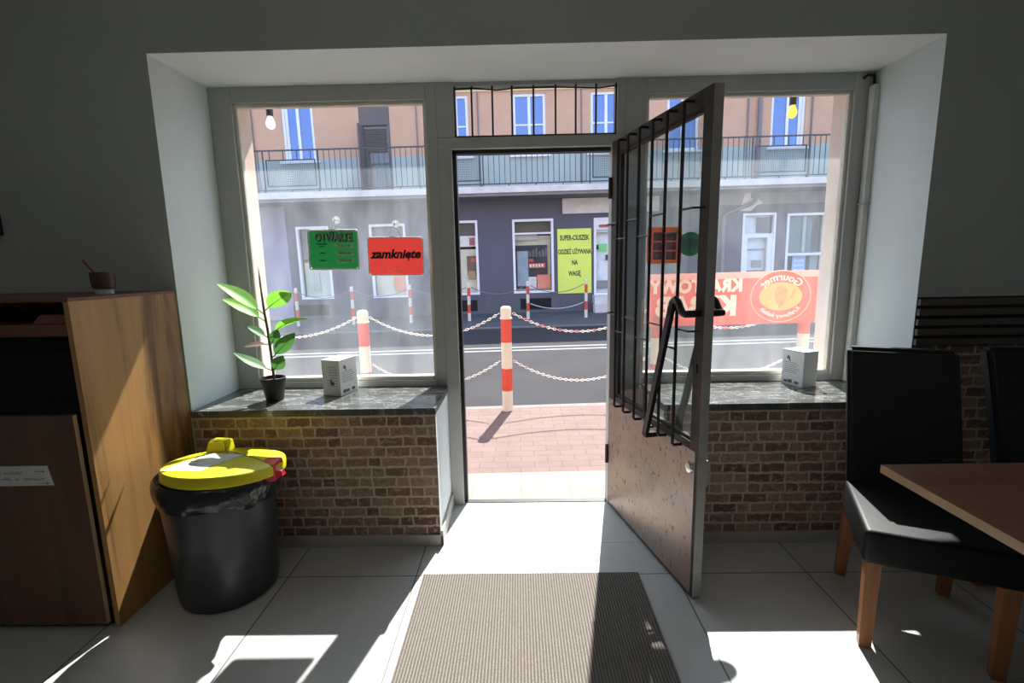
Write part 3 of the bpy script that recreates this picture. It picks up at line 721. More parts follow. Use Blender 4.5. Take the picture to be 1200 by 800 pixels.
# ------------------------------------------------------------------ street
TILT = .0113
def gz(x): return TILT*x
def ground(name, pts, z, mt, label, cat, th=.1):
    m = MB(); m.hexa([(x, y, z+gz(x)-th) for x, y in pts], [(x, y, z+gz(x)) for x, y in pts])
    return struct(m.build(name, mt), label, cat)
m_cream = tiles('cream_slabs', 'xy', .32, .30, .006, (.235, .22, .165), (.27, .25, .19), (.17, .16, .125), loc=(0, -2.93, 0), rough=.8, bmp=.2, grime=.25, gscale=9)
m_pink = tiles('pink_pavers', 'xy', .205, .105, .004, (.165, .118, .108), (.185, .13, .118), (.135, .10, .09), off=.5, rough=.85, bmp=.3, grime=.15, gscale=5, spec=.1)
m_asph = P('asphalt', (.042, .041, .044), .85, spec=.05, var=.12, scale=1.2, bmp=.3, bscale=120)
m_asph2 = P('far_pavement_asphalt', (.09, .09, .095), .9, spec=.05, var=.15, scale=2, bmp=.3, bscale=90)
m_line = P('road_paint', (.20, .20, .20), .8, spec=.05, var=.12, scale=14)
m_kerb = P('kerb_stone', (.17, .165, .16), .85, spec=.05, var=.1, scale=8)
def sl(y, x): return y+.02*x
W0, W1 = -16, 18
def band(y0, y1): return [(W0, sl(y0, W0)), (W1, sl(y0, W1)), (W1, sl(y1, W1)), (W0, sl(y1, W0))]
ground('pavement_1', [(W0, 2.77), (W1, 2.77), (W1, 3.24), (W0, 3.22)], -.03, m_cream, 'pale cream slab strip just outside the doorway', 'pavement')
ground('pavement_2', [(W0, 3.22), (W1, 3.24), (W1, sl(4.86, W1)), (W0, sl(4.86, W0))], -.05, m_pink, 'pink block pavement with the bollards outside', 'pavement')
ground('kerb_1', band(4.86, 4.95), -.052, m_kerb, 'pale kerb between pink pavement and road', 'kerb')
ground('road', band(4.95, 11.35), -.075, m_asph, 'grey asphalt road between the two pavements', 'road')
ground('kerb_2', band(11.35, 11.45), -.045, m_kerb, 'pale kerb on the far side of the road', 'kerb')
ground('pavement_3', band(11.45, 14.8), -.045, m_asph2, 'dark asphalt pavement along the opposite house', 'pavement')
for i, y in enumerate((8.30, 8.60)):
    m = MB(); b4 = band(y, y+.12); m.hexa([(x, yy, -.075+gz(x)) for x, yy in b4], [(x, yy, -.071+gz(x)) for x, yy in b4])
    struct(m.build('trim_%d' % (3+i), m_line), ('nearer' if i == 0 else 'farther')+' white line of the double line on the road', 'road marking')

m_bwh = P('bollard_white', (.62, .57, .48), .55, var=.06); m_bred = P('bollard_red', (.58, .06, .035), .5, var=.08)
def bollard(x, y, h, r, zs, label, group):
    t = empty('bollard', (x, y, gz(x)-.05), label, 'bollard', group=group)
    prof, mis = [], []
    for i in range(len(zs)-1):
        prof += [(r, zs[i]), (r, zs[i+1])]; mis += [i % 2, (i+1) % 2]
    MB().lathe(prof, 20, mis=mis).build('post', [m_bwh, m_bred], t, True)
    MB().lathe([(r*1.0, h-.002), (r*.98, h+.012), (r*.7, h+.028), (0, h+.034)], 20).build('cap', m_bwh, t, True)
    MB().tube([(r*1.02*math.cos(2*PI*k/16), r*1.02*math.sin(2*PI*k/16), h-.09) for k in range(16)], .008, 6, closed=True).build('chain_ring', m_bwh, t)
    return t
zsn = [0, .21, .44, .705, .95, 1.04]
NB = [(-1.554, 4.78), (-.126, 4.78), (1.372, 4.81), (2.853, 4.84)]
bands = [0, .21, .44, .705, .945, 1.035]
lab = ['red and white bollard seen through the left shop window', 'red and white bollard straight in front of the open doorway', 'red and white bollard under the left end of the red banner', 'red and white bollard under the right end of the red banner']
for (x, y), lb in zip(NB, lab): bollard(x, y, 1.035, .054, bands, lb, 'near bollards on the pink pavement')
m_cw = P('chain_white', (.72, .68, .66), .5, var=.05); m_cr = P('chain_red', (.62, .22, .22), .5, var=.1)
def chain(a, b_, sag, label, mats, group, link=.040):
    a, b_ = Vector(a), Vector(b_); L_ = (b_-a).length; n = int(L_*1.06/(link*.74)); m = MB()
    def pt(t): return a.lerp(b_, t)-Vector((0, 0, sag*4*t*(1-t)))
    for i in range(n):
        t0, t1 = i/n, (i+1)/n; c = pt((t0+t1)/2); d = (pt(t1)-pt(t0)).normalized()
        s_ = d.cross(Vector((0, 0, 1))).normalized(); u = s_.cross(d)
        e = s_ if i % 2 else u
        ring = []
        for k in range(10):
            q = 2*PI*k/10; ring.append(c+d*math.cos(q)*link*.46+e*math.sin(q)*link*.26)
        m.tube(ring, link*.095, 5, mi=(i//3) % 2 if len(mats) > 1 else 0, closed=True)
    o = m.build('barrier_chain', mats, None, True); tag(o, label, 'chain', group)
def zr(x, z): return z-.05+gz(x)+.05
G1 = 'plastic chains between the near bollards'
spans = [((-1.486, 4.78), (-.194, 4.78), 'left of the doorway bollard'), ((-.058, 4.78), (1.304, 4.81), 'right of the doorway bollard'), ((1.440, 4.81), (2.785, 4.84), 'below the red banner')]
for (p, q, s_) in spans:
    chain((*p, .945+gz(p[0])), (*q, .945+gz(q[0])), .205 if p[0] < 1 else .215, 'upper plastic chain '+s_, [m_cw] if p[0] < -1 else [m_cw, m_cr], G1)
    chain((*p, .465+gz(p[0])), (*q, .465+gz(q[0])), .225, 'lower white plastic chain '+s_, [m_cw], G1)
p, q = (-3.0, 4.76), (-1.622, 4.78)
chain((*p, .945), (*q, .925), .2, 'upper plastic chain running left from the bollard in the left window', [m_cw], G1)
# banner
BA = empty('street_banner', (2.068, 4.70, 1.055), 'red kebab banner with mirrored lettering fixed between two bollards', 'banner', ry=-.009)
BW, BH = 1.65, .505
m_ban = translucent('banner_red', (.78, .14, .09), .42, .6, .05); m_bant = translucent('banner_hem', (.80, .46, .42), .5, .6, .03)
m_blet = P('banner_letters', (.85, .62, .52), .6, var=.03)
MB().box(-BW/2, BW/2, -.004, .004, -BH/2, BH/2-.062).build('fabric', m_ban, BA)
MB().box(-BW/2, BW/2, -.005, .005, BH/2-.062, BH/2).build('hem', m_bant, BA)
MB().box(BW/2-.028, BW/2, -.006, -.0042, -BH/2, BH/2-.06).build('side_hem', m_bant, BA)
def mirrored(name, body, size, x, z, bold, sx, mt, par=BA, y=-.006):
    me = text_mesh(body, size, bold, .001, 0, 'CENTER', sx)
    return MB().mesh(me, Matrix.Translation((x, y, z)) @ FACE @ MIRR).build(name, mt, par)
mirrored('letters', 'KRAFTOWY', .165, -.355, .122, .0085, .98, m_blet)
mirrored('letters', 'KEBAB', .255, -.350, -.075, .014, 1.03, m_blet)
EM = MB().prism([(.285*math.cos(2*PI*k/56), .245*math.sin(2*PI*k/56)) for k in range(56)], -.0062, -.0042).build('emblem', translucent('emblem_red', (.66, .14, .09), .4, .6), BA, loc=(.455, 0, .01))
MB().tube([(.285*math.cos(2*PI*k/56), -.006, .245*math.sin(2*PI*k/56)) for k in range(56)], .0045, 6, closed=True).build('ring', P('ring_gold', (.80, .42, .22), .6), EM)
MB().prism([(.205*math.cos(2*PI*k/56), .135*math.sin(2*PI*k/56)) for k in range(56)], -.0075, -.006).build('oval', translucent('oval_yellow', (.90, .60, .15), .4, .6), EM)
mt_k = P('kebab_orange', (.70, .22, .03), .6, var=.3, scale=30)
MB().prism([(-.06, .03), (-.045, .085), (-.005, .108), (.035, .098), (.062, .055), (.058, -.01), (.032, -.06), (.012, -.098), (-.004, -.112), (-.02, -.085), (-.05, -.03)], -.0088, -.0075).build('kebab_picture', mt_k, EM)
MB().tube([(-.01, -.009, -.105), (.05, -.009, -.06), (.10, -.009, -.005), (.125, -.009, .045), (.14, -.009, .07)], [.006, .006, .006, .011, .004], 6).build('skewer', P('skewer_brown', (.62, .30, .12), .6), EM)
def arc_text(body, size, R_, up, bold, name):
    me = text_mesh(body, size, bold, .0008, 0, 'CENTER')
    for v in me.vertices:
        x, y = v.co.x, v.co.y; th = x/R_
        if up: v.co.x, v.co.y = (R_+y)*math.sin(th)*1.17, (R_+y)*math.cos(th)
        else: v.co.x, v.co.y = (R_-y)*math.sin(th)*1.17, -(R_-y)*math.cos(th)
    MB().mesh(me, Matrix.Translation((0, -.0078, 0)) @ FACE @ MIRR).build(name, m_blet, EM)
arc_text('Gourmet', .098, .185, True, .002, 'arc_letters'); arc_text('Kraftowy kebab', .056, .188, False, .001, 'arc_letters')
for x in (-BW/2+.13, BW/2-.04):
    MB().box(x-.05, x+.05, .004, .02, -.20, -.17).build('strap', m_wht, BA)

FB = [(-5.87, 0), (-4.40, 0), (-2.87, 0), (-1.31, 0), (.255, 0), (1.80, 0), (7.75, 0)]
fl = ['behind the potted plant', 'below the green sign', 'below the red sign', 'at the left edge of the doorway view', 'before the middle shop window', 'before the yellow sign', 'beside the right end of the banner']
for (x, _), lb in zip(FB, fl): bollard(x, sl(12.87, x), .985, .042, [0, .22, .44, .67, .9, .985], 'thin far bollard across the road '+lb, 'far bollards across the road')
def far_chain(i, z, sag, lb):
    a, b_ = FB[i][0]+.065, FB[i+1][0]-.065
    pts = [(a+(b_-a)*t/10, sl(12.87, a+(b_-a)*t/10), z-.05+gz(a+(b_-a)*t/10)-sag*4*(t/10)*(1-t/10)) for t in range(11)]
    tag(MB().tube(pts, .011, 5).build('barrier_chain', P('far_chain_%d' % random.randint(0, 10**6), (.16, .15, .16) if z > .7 else (.5, .5, .5), .6)), lb, 'chain', 'far chains across the road')
far_chain(0, .90, .17, 'far upper chain across the road behind the plant')
far_chain(1, .90, .17, 'far upper chain across the road under the two signs')
far_chain(2, .90, .17, 'far upper chain across the road behind the left mullion')
far_chain(3, .90, .20, 'far dark chain sagging before the middle shop window')
far_chain(4, .90, .20, 'far dark chain sagging before the yellow sign')
far_chain(4, .42, .15, 'far pale lower chain before the yellow sign')

# ------------------------------------------------------------------ house across the road
BD = empty('apartment_house', (0, 14.7, 0), 'apartment house across the road, orange above and dark blue shops below', 'building', rz=.02, ry=-TILT)
m_or = P('orange_plaster', (.54, .31, .20), .9, var=.05, scale=1.5, bmp=.2, bscale=30)
m_teal = P('mint_plaster', (.34, .40, .375), .9, var=.05, scale=1.5, bmp=.2, bscale=30)
m_yelp = P('yellow_plaster', (.68, .50, .24), .9, var=.05, scale=2)
m_blue = P('slate_blue_plaster', (.100, .100, .130), .85, var=.06, scale=1.2, bmp=.25, bscale=30)
m_lilac = P('lilac_plaster', (.30, .28, .36), .9, var=.07, scale=1.5)
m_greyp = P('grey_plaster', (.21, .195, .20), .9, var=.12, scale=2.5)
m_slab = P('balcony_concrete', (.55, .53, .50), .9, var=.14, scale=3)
m_rail = P('rail_iron', (.045, .05, .055), .6, .3)
m_wframe = P('window_white', (.72, .73, .76), .5, var=.04)
m_plin = P('plinth_grey', (.10, .105, .115), .9, var=.1, scale=3)
m_pipe = P('pipe_grey', (.16, .14, .15), .6)
def pane_mat(name, base, mix, tint):
    m = bpy.data.materials.new(name); m.use_nodes = True; nt = m.node_tree; b = nt.nodes['Principled BSDF']; out = nt.nodes['Material Output']
    b.inputs['Base Color'].default_value = (*base, 1); b.inputs['Roughness'].default_value = .6
    gl = nt.nodes.new('ShaderNodeBsdfGlossy'); gl.inputs['Roughness'].default_value = .03; gl.inputs['Color'].default_value = (*tint, 1)
    bump_ = nt.nodes.new('ShaderNodeBump'); bump_.inputs['Strength'].default_value = .05; bump_.inputs['Distance'].default_value = .02
    nt.links.new(noise(nt, coords(nt), 2.0, 1), bump_.inputs['Height']); nt.links.new(bump_.outputs[0], gl.inputs['Normal'])
    mx = nt.nodes.new('ShaderNodeMixShader'); mx.inputs[0].default_value = mix
    nt.links.new(b.outputs[0], mx.inputs[1]); nt.links.new(gl.outputs[0], mx.inputs[2]); nt.links.new(mx.outputs[0], out.inputs[0]); return m
m_pane_u = pane_mat('upper_panes', (.05, .07, .12), .36, (.30, .46, .88))  # gloss tint carries the blue of the reflected sky in its colour
m_pane_g = pane_mat('shop_panes', (.05, .05, .055), .10, (.9, .9, .9))
m_curt = P('curtain', (.75, .75, .78), .9, var=.05, scale=20)
def holes(x0, x1, z0, z1, hs, y0, y1, mb):
    xs = sorted({x0, x1, *[h[0] for h in hs], *[h[1] for h in hs]}); zs = sorted({z0, z1, *[h[2] for h in hs], *[h[3] for h in hs]})
    xs = [x for x in xs if x0 <= x <= x1]; zs = [z for z in zs if z0 <= z <= z1]
    for i in range(len(xs)-1):
        run = None
        for j in range(len(zs)-1):
            cxm, czm = (xs[i]+xs[i+1])/2, (zs[j]+zs[j+1])/2
            solid = not any(h[0] < cxm < h[1] and h[2] < czm < h[3] for h in hs)
            if solid and run is None: run = zs[j]
            if (not solid) and run is not None: mb.box(xs[i], xs[i+1], y0, y1, run, zs[j]); run = None
        if run is not None: mb.box(xs[i], xs[i+1], y0, y1, run, z1)
    return mb
UW = [(-6.62, -5.72), (-1.98, -1.29), (-.01, .93), (2.22, 3.12), (4.42, 5.34), (7.42, 8.40)]
UZ = (4.53, 6.20)
GW = [(-6.52, -5.55, .55, 2.69), (-4.36, -3.29, .53, 2.70), (-2.25, -1.15, .54, 2.73), (-.12, 1.10, .54, 2.72), (2.30, 3.30, .42, 2.70), (6.73, 7.72, .05, 2.70), (8.05, 9.22, .55, 2.66)]
BDOOR = (-4.42, -3.54, 3.54, 5.97)
up_holes = [(a, b_, UZ[0], UZ[1]) for a, b_ in UW]+[BDOOR]
holes(-14, 16, 4.60, 6.27, [h for h in up_holes], 0, .30, MB()).build('upper_wall', m_or, BD)
holes(-14, 16, 3.40, 4.60, up_holes, 0, .30, MB()).build('mint_band', m_teal, BD)
MB().box(-14, 16, -.05, .30, 6.27, 6.62).build('cornice', m_yelp, BD)
m = MB(); m.prism([(-.06, 6.62), (-.06, 6.66), (5.0, 8.0), (5.0, 6.62)], -14, 16, ax='x'); m.build('roof', P('roof_tiles', (.22, .10, .07), .8), BD)
holes(-6.80, 4.60, .45, 3.40, GW, 0, .30, MB()).build('shop_wall', m_blue, BD)
MB().box(-14, -6.80, 0, .30, -.3, 3.40).build('lilac_wall', m_lilac, BD)
m = holes(4.60, 16, .45, 2.95, GW, 0, .30, MB()); m.build('shop_wall', m_blue, BD)
m = MB(); m.box(4.60, 16, 0, .30, 2.95, 3.40); m.build('grey_band', m_greyp, BD)
m = holes(-6.80, 16, -.3, .45, GW, -.02, .30, MB()); m.build('plinth', m_plin, BD)
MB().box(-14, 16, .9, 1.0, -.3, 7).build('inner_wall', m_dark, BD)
# worn plaster patch beside the downpipe
m = MB().prism([(6.62, 2.78), (6.70, 3.05), (6.78, 3.33), (6.92, 3.34), (6.95, 3.12), (7.10, 3.16), (7.30, 2.98), (7.12, 2.92), (6.95, 2.76)], -.004, .0); m.build('bare_plaster', P('bare_plaster', (.58, .54, .46), .9, var=.1), BD)
def win_upper(x0, x1, z0, z1, curtain, mull, transom):
    f = MB(); t_ = .075
    f.box(x0, x0+t_, .04, .12, z0, z1); f.box(x1-t_, x1, .04, .12, z0, z1); f.box(x0+t_, x1-t_, .04, .12, z1-t_, z1); f.box(x0+t_, x1-t_, .04, .12, z0, z0+t_)
    if mull: f.box((x0+x1)/2-.04, (x0+x1)/2+.04, .045, .115, z0+t_, z1-t_)
    if transom: f.box(x0+t_, x1-t_, .05, .11, (z0+z1)/2-.02, (z0+z1)/2+.02)
    f.box(x0-.12, x1+.12, -.09, .05, z0-.06, z0)
    w_ = f.build('window', m_wframe, BD)
    MB().box(x0+t_, x1-t_, .075, .085, z0+t_, z1-t_).build('pane', m_pane_u, w_)
    if curtain:
        for c in curtain: MB().grid(lambda u, v: (c[0]+(c[1]-c[0])*u, .06+.012*math.sin(u*22), z0+t_+(z1-z0-2*t_)*v), 40, 1).build('curtain', m_curt, w_)
win_upper(*UW[0], *UZ, [(-6.60, -6.45)], True, False)
win_upper(*UW[1], *UZ, None, True, True)
win_upper(*UW[2], *UZ, None, True, True)
win_upper(*UW[3], *UZ, None, True, True)
win_upper(*UW[4], *UZ, None, True, False)
win_upper(*UW[5], *UZ, [(8.22, 8.38)], True, False)
# balcony door with open shutters
x0, x1, z0, z1 = BDOOR
m_shut = P('dark_shutter', (.10, .075, .075), .7)
f = MB(); f.box(x0, x0+.08, .0, .12, z0, z1); f.box(x1-.08, x1, .0, .12, z0, z1); f.box(x0+.08, x1-.08, .0, .12, z1-.50, z1); f.box(x0+.06, x0+.10, -.45, .0, z0, z1-.55)
bd = f.build('balcony_door', m_shut, BD)
f = MB()
for k in range(12): f.box(x0+.14, x1-.14, .02, .07, z1-.62-k*.055, z1-.59-k*.055)
f.build('louvres', m_shut, bd)
MB().box(x0+.08, x1-.08, .1, .11, z0, z1-.5).build('pane', m_pane_g, bd)
# balcony
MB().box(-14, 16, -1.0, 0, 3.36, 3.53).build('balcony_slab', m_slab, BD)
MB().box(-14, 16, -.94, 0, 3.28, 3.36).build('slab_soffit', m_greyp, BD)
f = MB(); f.box(-14, 16, -.97, -.93, 4.61, 4.645); f.box(-14, 16, -.965, -.935, 3.585, 3.61)
PAN = [(-6.83, -5.32), (-2.2, -.86), (2.02, 3.5), (6.44, 8.02)]
x = -13.9
while x < 16:
    if not any(a < x < b_ for a, b_ in PAN): f.box(x-.008, x+.008, -.958, -.942, 3.61, 4.61)
    x += .148
x = -13.5
while x < 16:
    f.box(x-.013, x+.013, -.963, -.937, 3.53, 3.59); x += .74
f.build('railing', m_rail, BD)
for a, b_ in PAN:
    g = MB(); g.box(a, a+.03, -.97, -.94, 3.56, 4.61); g.box(b_-.03, b_, -.97, -.94, 3.56, 4.61); g.box(a+.08, b_-.08, -.97, -.945, 4.36, 4.39); g.box(a+.08, b_-.08, -.97, -.945, 3.68, 3.71)
    g.box(a+.08, a+.11, -.97, -.945, 3.71, 4.36); g.box(b_-.11, b_-.08, -.97, -.945, 3.71, 4.36)
    for k in range(4): xx = a+.2+k*(b_-a-.4)/3; g.box(xx-.01, xx+.01, -.965, -.945, 4.39, 4.61)
    p = g.build('railing_panel', m_rail, BD)
    g = MB(); xx = a+.11
    while xx < b_-.11: g.box(xx-.003, xx+.003, -.958, -.952, 3.71, 4.36); xx += .05
    zz = 3.73
    while zz < 4.36: g.box(a+.11, b_-.11, -.958, -.952, zz-.003, zz+.003); zz += .045
    g.build('wire_mesh', m_rail, p)
# pipes
for x_, r_ in ((-7.48, .03), (-2.77, .02), (-1.01, .02), (1.95, .02), (6.74, .025), (8.58, .025)):
    MB().tube([(x_, -.03, 3.54), (x_, -.03, 6.27)], r_, 8).build('lightning_rod' if r_ < .022 else 'thin_pipe', m_pipe, BD)
MB().tube([(7.05, -.09, 6.3), (7.05, -.09, 3.30), (7.03, -.09, 3.06), (6.95, -.09, 2.98), (6.20, -.09, 2.70), (6.12, -.09, 2.62), (6.14, -.09, .0)], .06, 10).build('downpipe', m_pipe, BD, True)
# shop fronts
def shop_front(i, label=None):
    x0, x1, z0, z1 = GW[i]; f = MB(); t_ = .07
    f.box(x0, x0+t_, -.02, .10, z0, z1); f.box(x1-t_, x1, -.02, .10, z0, z1); f.box(x0+t_, x1-t_, -.02, .10, z1-t_, z1); f.box(x0+t_, x1-t_, -.02, .10, z0, z0+t_)
    return f
def finish(f, i, name='shop_window', pane=True):
    w_ = f.build(name, m_wframe, BD); x0, x1, z0, z1 = GW[i]
    if pane: MB().box(x0+.07, x1-.07, .07, .08, z0+.07, z1-.07).build('pane', glass('shop_glass_%d' % i, haze=.01), w_)
    return w_
def flat(w_, name, x0, x1, z0, z1, col, y=.2, em=0):
    MB().box(x0, x1, y-.005, y+.005, z0, z1).build(name, P('%s_%d' % (name, random.randint(0, 10**6)), col, .7, var=.1, scale=6), w_)
cream_, redp, white_, dk = (.70, .66, .52), (.62, .10, .07), (.75, .74, .72), (.04, .04, .045)
w_ = finish(shop_front(0), 0)
flat(w_, 'backdrop', -6.44, -5.62, .62, 1.65, (.62, .62, .52)); flat(w_, 'blind', -6.44, -5.62, 1.75, 2.62, (.18, .18, .20)); flat(w_, 'poster', -6.2, -6.0, .8, 1.4, (.45, .45, .40), .15)
w_ = finish(shop_front(1), 1)
flat(w_, 'backdrop', -4.29, -3.36, .60, 1.55, cream_); flat(w_, 'blind', -4.29, -3.36, 2.35, 2.63, (.13, .12, .13)); flat(w_, 'poster', -3.75, -3.38, .70, 1.25, (.80, .28, .18), .15); flat(w_, 'counter', -4.29, -3.36, 1.6, 2.3, (.3, .3, .32), .22)
w_ = finish(shop_front(2), 2)
flat(w_, 'blind', -2.18, -1.22, 2.32, 2.66, (.08, .075, .075)); flat(w_, 'white_sign', -2.18, -1.22, 1.98, 2.30, white_); flat(w_, 'sign_mark', -1.42, -1.26, 2.02, 2.24, (.45, .12, .14), .185)
flat(w_, 'backdrop', -2.18, -1.22, .61, 1.90, (.72, .64, .48), .24); flat(w_, 'poster', -1.52, -1.24, 1.12, 1.70, (.16, .09, .07), .2); flat(w_, 'poster_band', -1.40, -1.25, 1.52, 1.64, redp, .18); flat(w_, 'poster_food', -1.50, -1.26, 1.0, 1.25, (.42, .26, .14), .18)
for k in range(2): MB().mesh(text_mesh('www' if k else 'la', .12, .002, .001), Matrix.Translation((-1.62+.02*k, .19, 2.20-.13*k)) @ FACE).build('sign_print', m_ink, w_) if False else None
f = shop_front(3); f.box(-.05, 1.03, 0, .08, 2.28, 2.33)
w_ = finish(f, 3)
flat(w_, 'blind', -.05, 1.03, 2.33, 2.65, (.07, .065, .06)); flat(w_, 'poster_strip', -.05, .62, 2.12, 2.28, (.50, .50, .48), .15); flat(w_, 'backdrop', -.05, 1.03, .61, 2.25, cream_, .30)
flat(w_, 'dark_room', -.05, .93, .66, 1.97, (.05, .05, .055), .26); flat(w_, 'door_leaf', .0, .34, .75, 1.80, (.33, .40, .44), .22)
flat(w_, 'red_sign', .36, .86, 1.28, 1.43, redp, .2); flat(w_, 'red_sign', .36, .50, 1.47, 1.56, redp, .2); flat(w_, 'orange_poster', .60, 1.02, .66, 1.08, (.80, .26, .16), .18); flat(w_, 'white_poster', .34, .58, .66, 1.02, (.72, .66, .62), .18)
for k in range(5): flat(w_, 'letter_block', .38+k*.09, .44+k*.09, 1.31, 1.40, white_, .19)
for k in range(6): flat(w_, 'goods', .36+k*.10, .43+k*.10, 1.62, 1.78+.05*(k % 3), (.16, .15, .16), .2)
f = shop_front(4); f.box(2.37, 3.23, 0, .08, 2.28, 2.36); f.box(2.37, 3.23, 0, .08, 2.30, 2.63)
w_ = finish(f, 4, 'shop_door')
flat(w_, 'backdrop', 2.37, 3.23, .49, 2.3, (.78, .80, .82)); flat(w_, 'green_sign', 2.46, 2.72, 1.72, 1.95, (.20, .70, .22), .15); flat(w_, 'black_sign', 2.40, 2.48, 1.78, 1.92, dk, .15); flat(w_, 'black_sign', 2.68, 2.80, 1.45, 1.62, dk, .15)
flat(w_, 'red_stripe', 2.45, 3.20, 2.42, 2.50, (.40, .08, .06), -.03); flat(w_, 'goods', 2.42, 2.78, .60, .85, (.25, .24, .24), .15)
f = MB().box(2.25, 3.4, -.42, 0, .18, .42); f.box(2.2, 3.45, -.75, -.42, -.1, .18); f.build('doorstep', m_slab, BD)
f = shop_front(5); f.box(6.80, 7.65, .0, .08, 1.98, 2.10); f.box(7.50, 7.65, .0, .08, .12, 1.98); f.box(6.80, 6.90, 0, .08, .12, 1.98); f.box(6.90, 7.50, 0, .08, .12, .5)
w_ = finish(f, 5, 'shop_door')
flat(w_, 'backdrop', 6.80, 7.65, .1, 2.64, (.74, .76, .82)); flat(w_, 'dark_fanlight', 7.22, 7.62, 2.14, 2.58, (.16, .16, .19), .15); flat(w_, 'dark_shape', 6.92, 7.50, .6, 1.02, (.08, .09, .11), .15); flat(w_, 'brown_sign', 7.14, 7.42, 1.10, 1.32, (.28, .24, .23), .15); flat(w_, 'bar', 6.92, 7.5, 1.62, 1.66, (.2, .2, .24), .15)
f = shop_front(6); f.box(8.12, 9.15, -.01, .08, 1.42, 1.50)
w_ = finish(f, 6)
flat(w_, 'backdrop', 8.12, 9.15, 1.50, 2.6, (.22, .26, .27)); flat(w_, 'curtain', 8.62, 8.72, 1.52, 2.6, (.5, .55, .55), .15); flat(w_, 'blue_poster', 8.36, 8.76, .80, 1.42, (.42, .55, .82), .15); flat(w_, 'dark_room', 8.12, 9.15, .6, 1.42, (.10, .12, .16), .25); flat(w_, 'curtain', 8.92, 9.15, .6, 2.6, (.36, .42, .46), .2)
for k in range(3):
    for j in range(3): flat(w_, 'poster_mark', 8.41+j*.11, 8.49+j*.11, .95+k*.14, 1.02+k*.14, (.72, .78, .88), .14)
for a, b_ in ((.07, 1.0), (-1.95, -1.24), (-6.78, -5.72)): MB().box(a, b_, -.03, .0, .05, .38).build('cellar_vent', m_dark, BD)
# signs fixed on the house
t = empty('fascia_sign', (0, 14.7, 0), 'blank white sign board on the dark blue wall above the far shop door', 'sign', rz=.02, ry=-TILT)
MB().box(1.37, 4.21, -.09, -.005, 2.83, 3.27, bev=.01).build('board', m_slab, t)
t = empty('yellow_shop_sign', (1.70, 14.7+.02*1.7-.025, TILT*1.7+1.45), 'lime yellow sign reading SUPER-CIUSZEK on the dark blue shop wall', 'sign', rz=.02, ry=-TILT)
MB().box(-.505, .505, -.02, .02, -.955, .955, bev=.006).build('board', P('lime_board', (.66, .78, .12), .6, var=.03, scale=3), t)
for body, z, size, sx in (('SUPER-CIUSZEK', .685, .205, .60), ('ODZIEŻ UŻYWANA', .28, .190, .58), ('NA', -.04, .195, .62), ('WAGĘ', -.365, .195, .62)):
    lettering(t, 'letters', body, size, 0, z, P('brown_letters_'+str(len(body)), (.05, .045, .02), .7), .007, 0, sx, -.023)

# ------------------------------------------------------------------ light
sun = bpy.data.lights.new('sun', 'SUN'); sun.energy = 16.0; sun.angle = math.radians(.6); sun.color = (1, .97, .91)
so = bpy.data.objects.new('sun', sun); COL.objects.link(so)
d = Vector((-.215, -.976, -1.19)).normalized(); so.rotation_euler = d.to_track_quat('-Z', 'Y').to_euler(); so.location = (2, 9, 12)
w = bpy.data.worlds.new('sky'); SC.world = w; w.use_nodes = True; nt = w.node_tree; bg = nt.nodes['Background']
tc = nt.nodes.new('ShaderNodeTexCoord'); sp = nt.nodes.new('ShaderNodeSeparateXYZ'); nt.links.new(tc.outputs['Generated'], sp.inputs[0])
zc = ramp(nt, sp.outputs['Z'], [(.0, (.78, .86, 1.0)), (.25, (.42, .60, 1.0)), (1, (.30, .48, .95))])
yc = nt.nodes.new('ShaderNodeMapRange'); yc.inputs['From Min'].default_value = -.6; yc.inputs['From Max'].default_value = .8; nt.links.new(sp.outputs['Y'], yc.inputs['Value'])
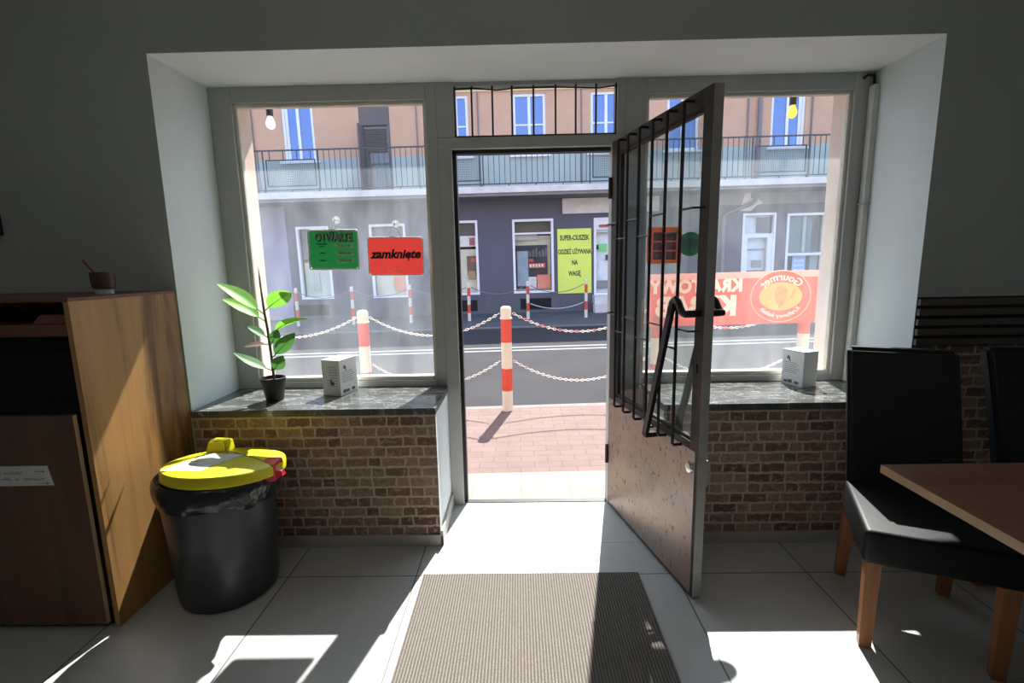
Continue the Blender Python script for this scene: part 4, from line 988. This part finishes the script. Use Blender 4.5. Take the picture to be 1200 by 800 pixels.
mx = nt.nodes.new('ShaderNodeMix'); mx.data_type = 'RGBA'; nt.links.new(yc.outputs[0], mx.inputs['Factor'])
nt.links.new(zc, mx.inputs['A']); mx.inputs['B'].default_value = (.74, .90, 1.0, 1)
nt.links.new(mx.outputs['Result'], bg.inputs['Color']); bg.inputs['Strength'].default_value = 2.6

for i, (x, y) in enumerate(((-.8, -.7), (.8, -.7))):  # unseen fill lamps, added to brighten the room
    t = empty('ceiling_lamp', (x, y, 2.9), ('unseen round fill lamp added over the counter side of the shop', 'unseen round fill lamp added over the table side of the shop')[i], 'fill lamp', group='added fill lamps')
    MB().lathe([(0, 0), (.24, 0), (.25, -.02), (.24, -.05), (.22, -.055), (.22, -.04), (0, -.04)], 40).build('fill_lamp_housing', m_white, t, True)
    la = bpy.data.lights.new('lamp', 'AREA'); la.shape = 'DISK'; la.size = .42; la.energy = 3.6; la.color = (1, .97, .92)
    lo = bpy.data.objects.new('lamp', la); COL.objects.link(lo); lo.parent = t; lo.location = (0, 0, -.06)

# ------------------------------------------------------------------ camera
cam = bpy.data.cameras.new('camera'); co = bpy.data.objects.new('camera', cam); COL.objects.link(co)
yaw, pit, rol, fpx = .0146537, .158752, -.0185265, 567.1
cam.sensor_width = 36; cam.sensor_fit = 'HORIZONTAL'; cam.lens = fpx/1200*36; cam.clip_start = .02
cy, sy, cp, sp_ = math.cos(yaw), math.sin(yaw), math.cos(pit), math.sin(pit)
fw = Vector((-sy*cp, cy*cp, -sp_)); r0 = Vector((cy, sy, 0)); u0 = r0.cross(fw)
R_ = r0*math.cos(rol)+u0*math.sin(rol); U_ = -r0*math.sin(rol)+u0*math.cos(rol)
co.matrix_world = Matrix.Translation((0, 0, 1.424)) @ Matrix((R_, U_, -fw)).transposed().to_4x4()
SC.camera = co
SC.view_settings.view_transform = 'Standard'; SC.view_settings.look = 'None'; SC.view_settings.gamma = 1.0
SC.view_settings.use_curve_mapping = False; SC.view_settings.exposure = 0.0
SC.cycles.max_bounces = 12; SC.cycles.transparent_max_bounces = 24; SC.cycles.diffuse_bounces = 6
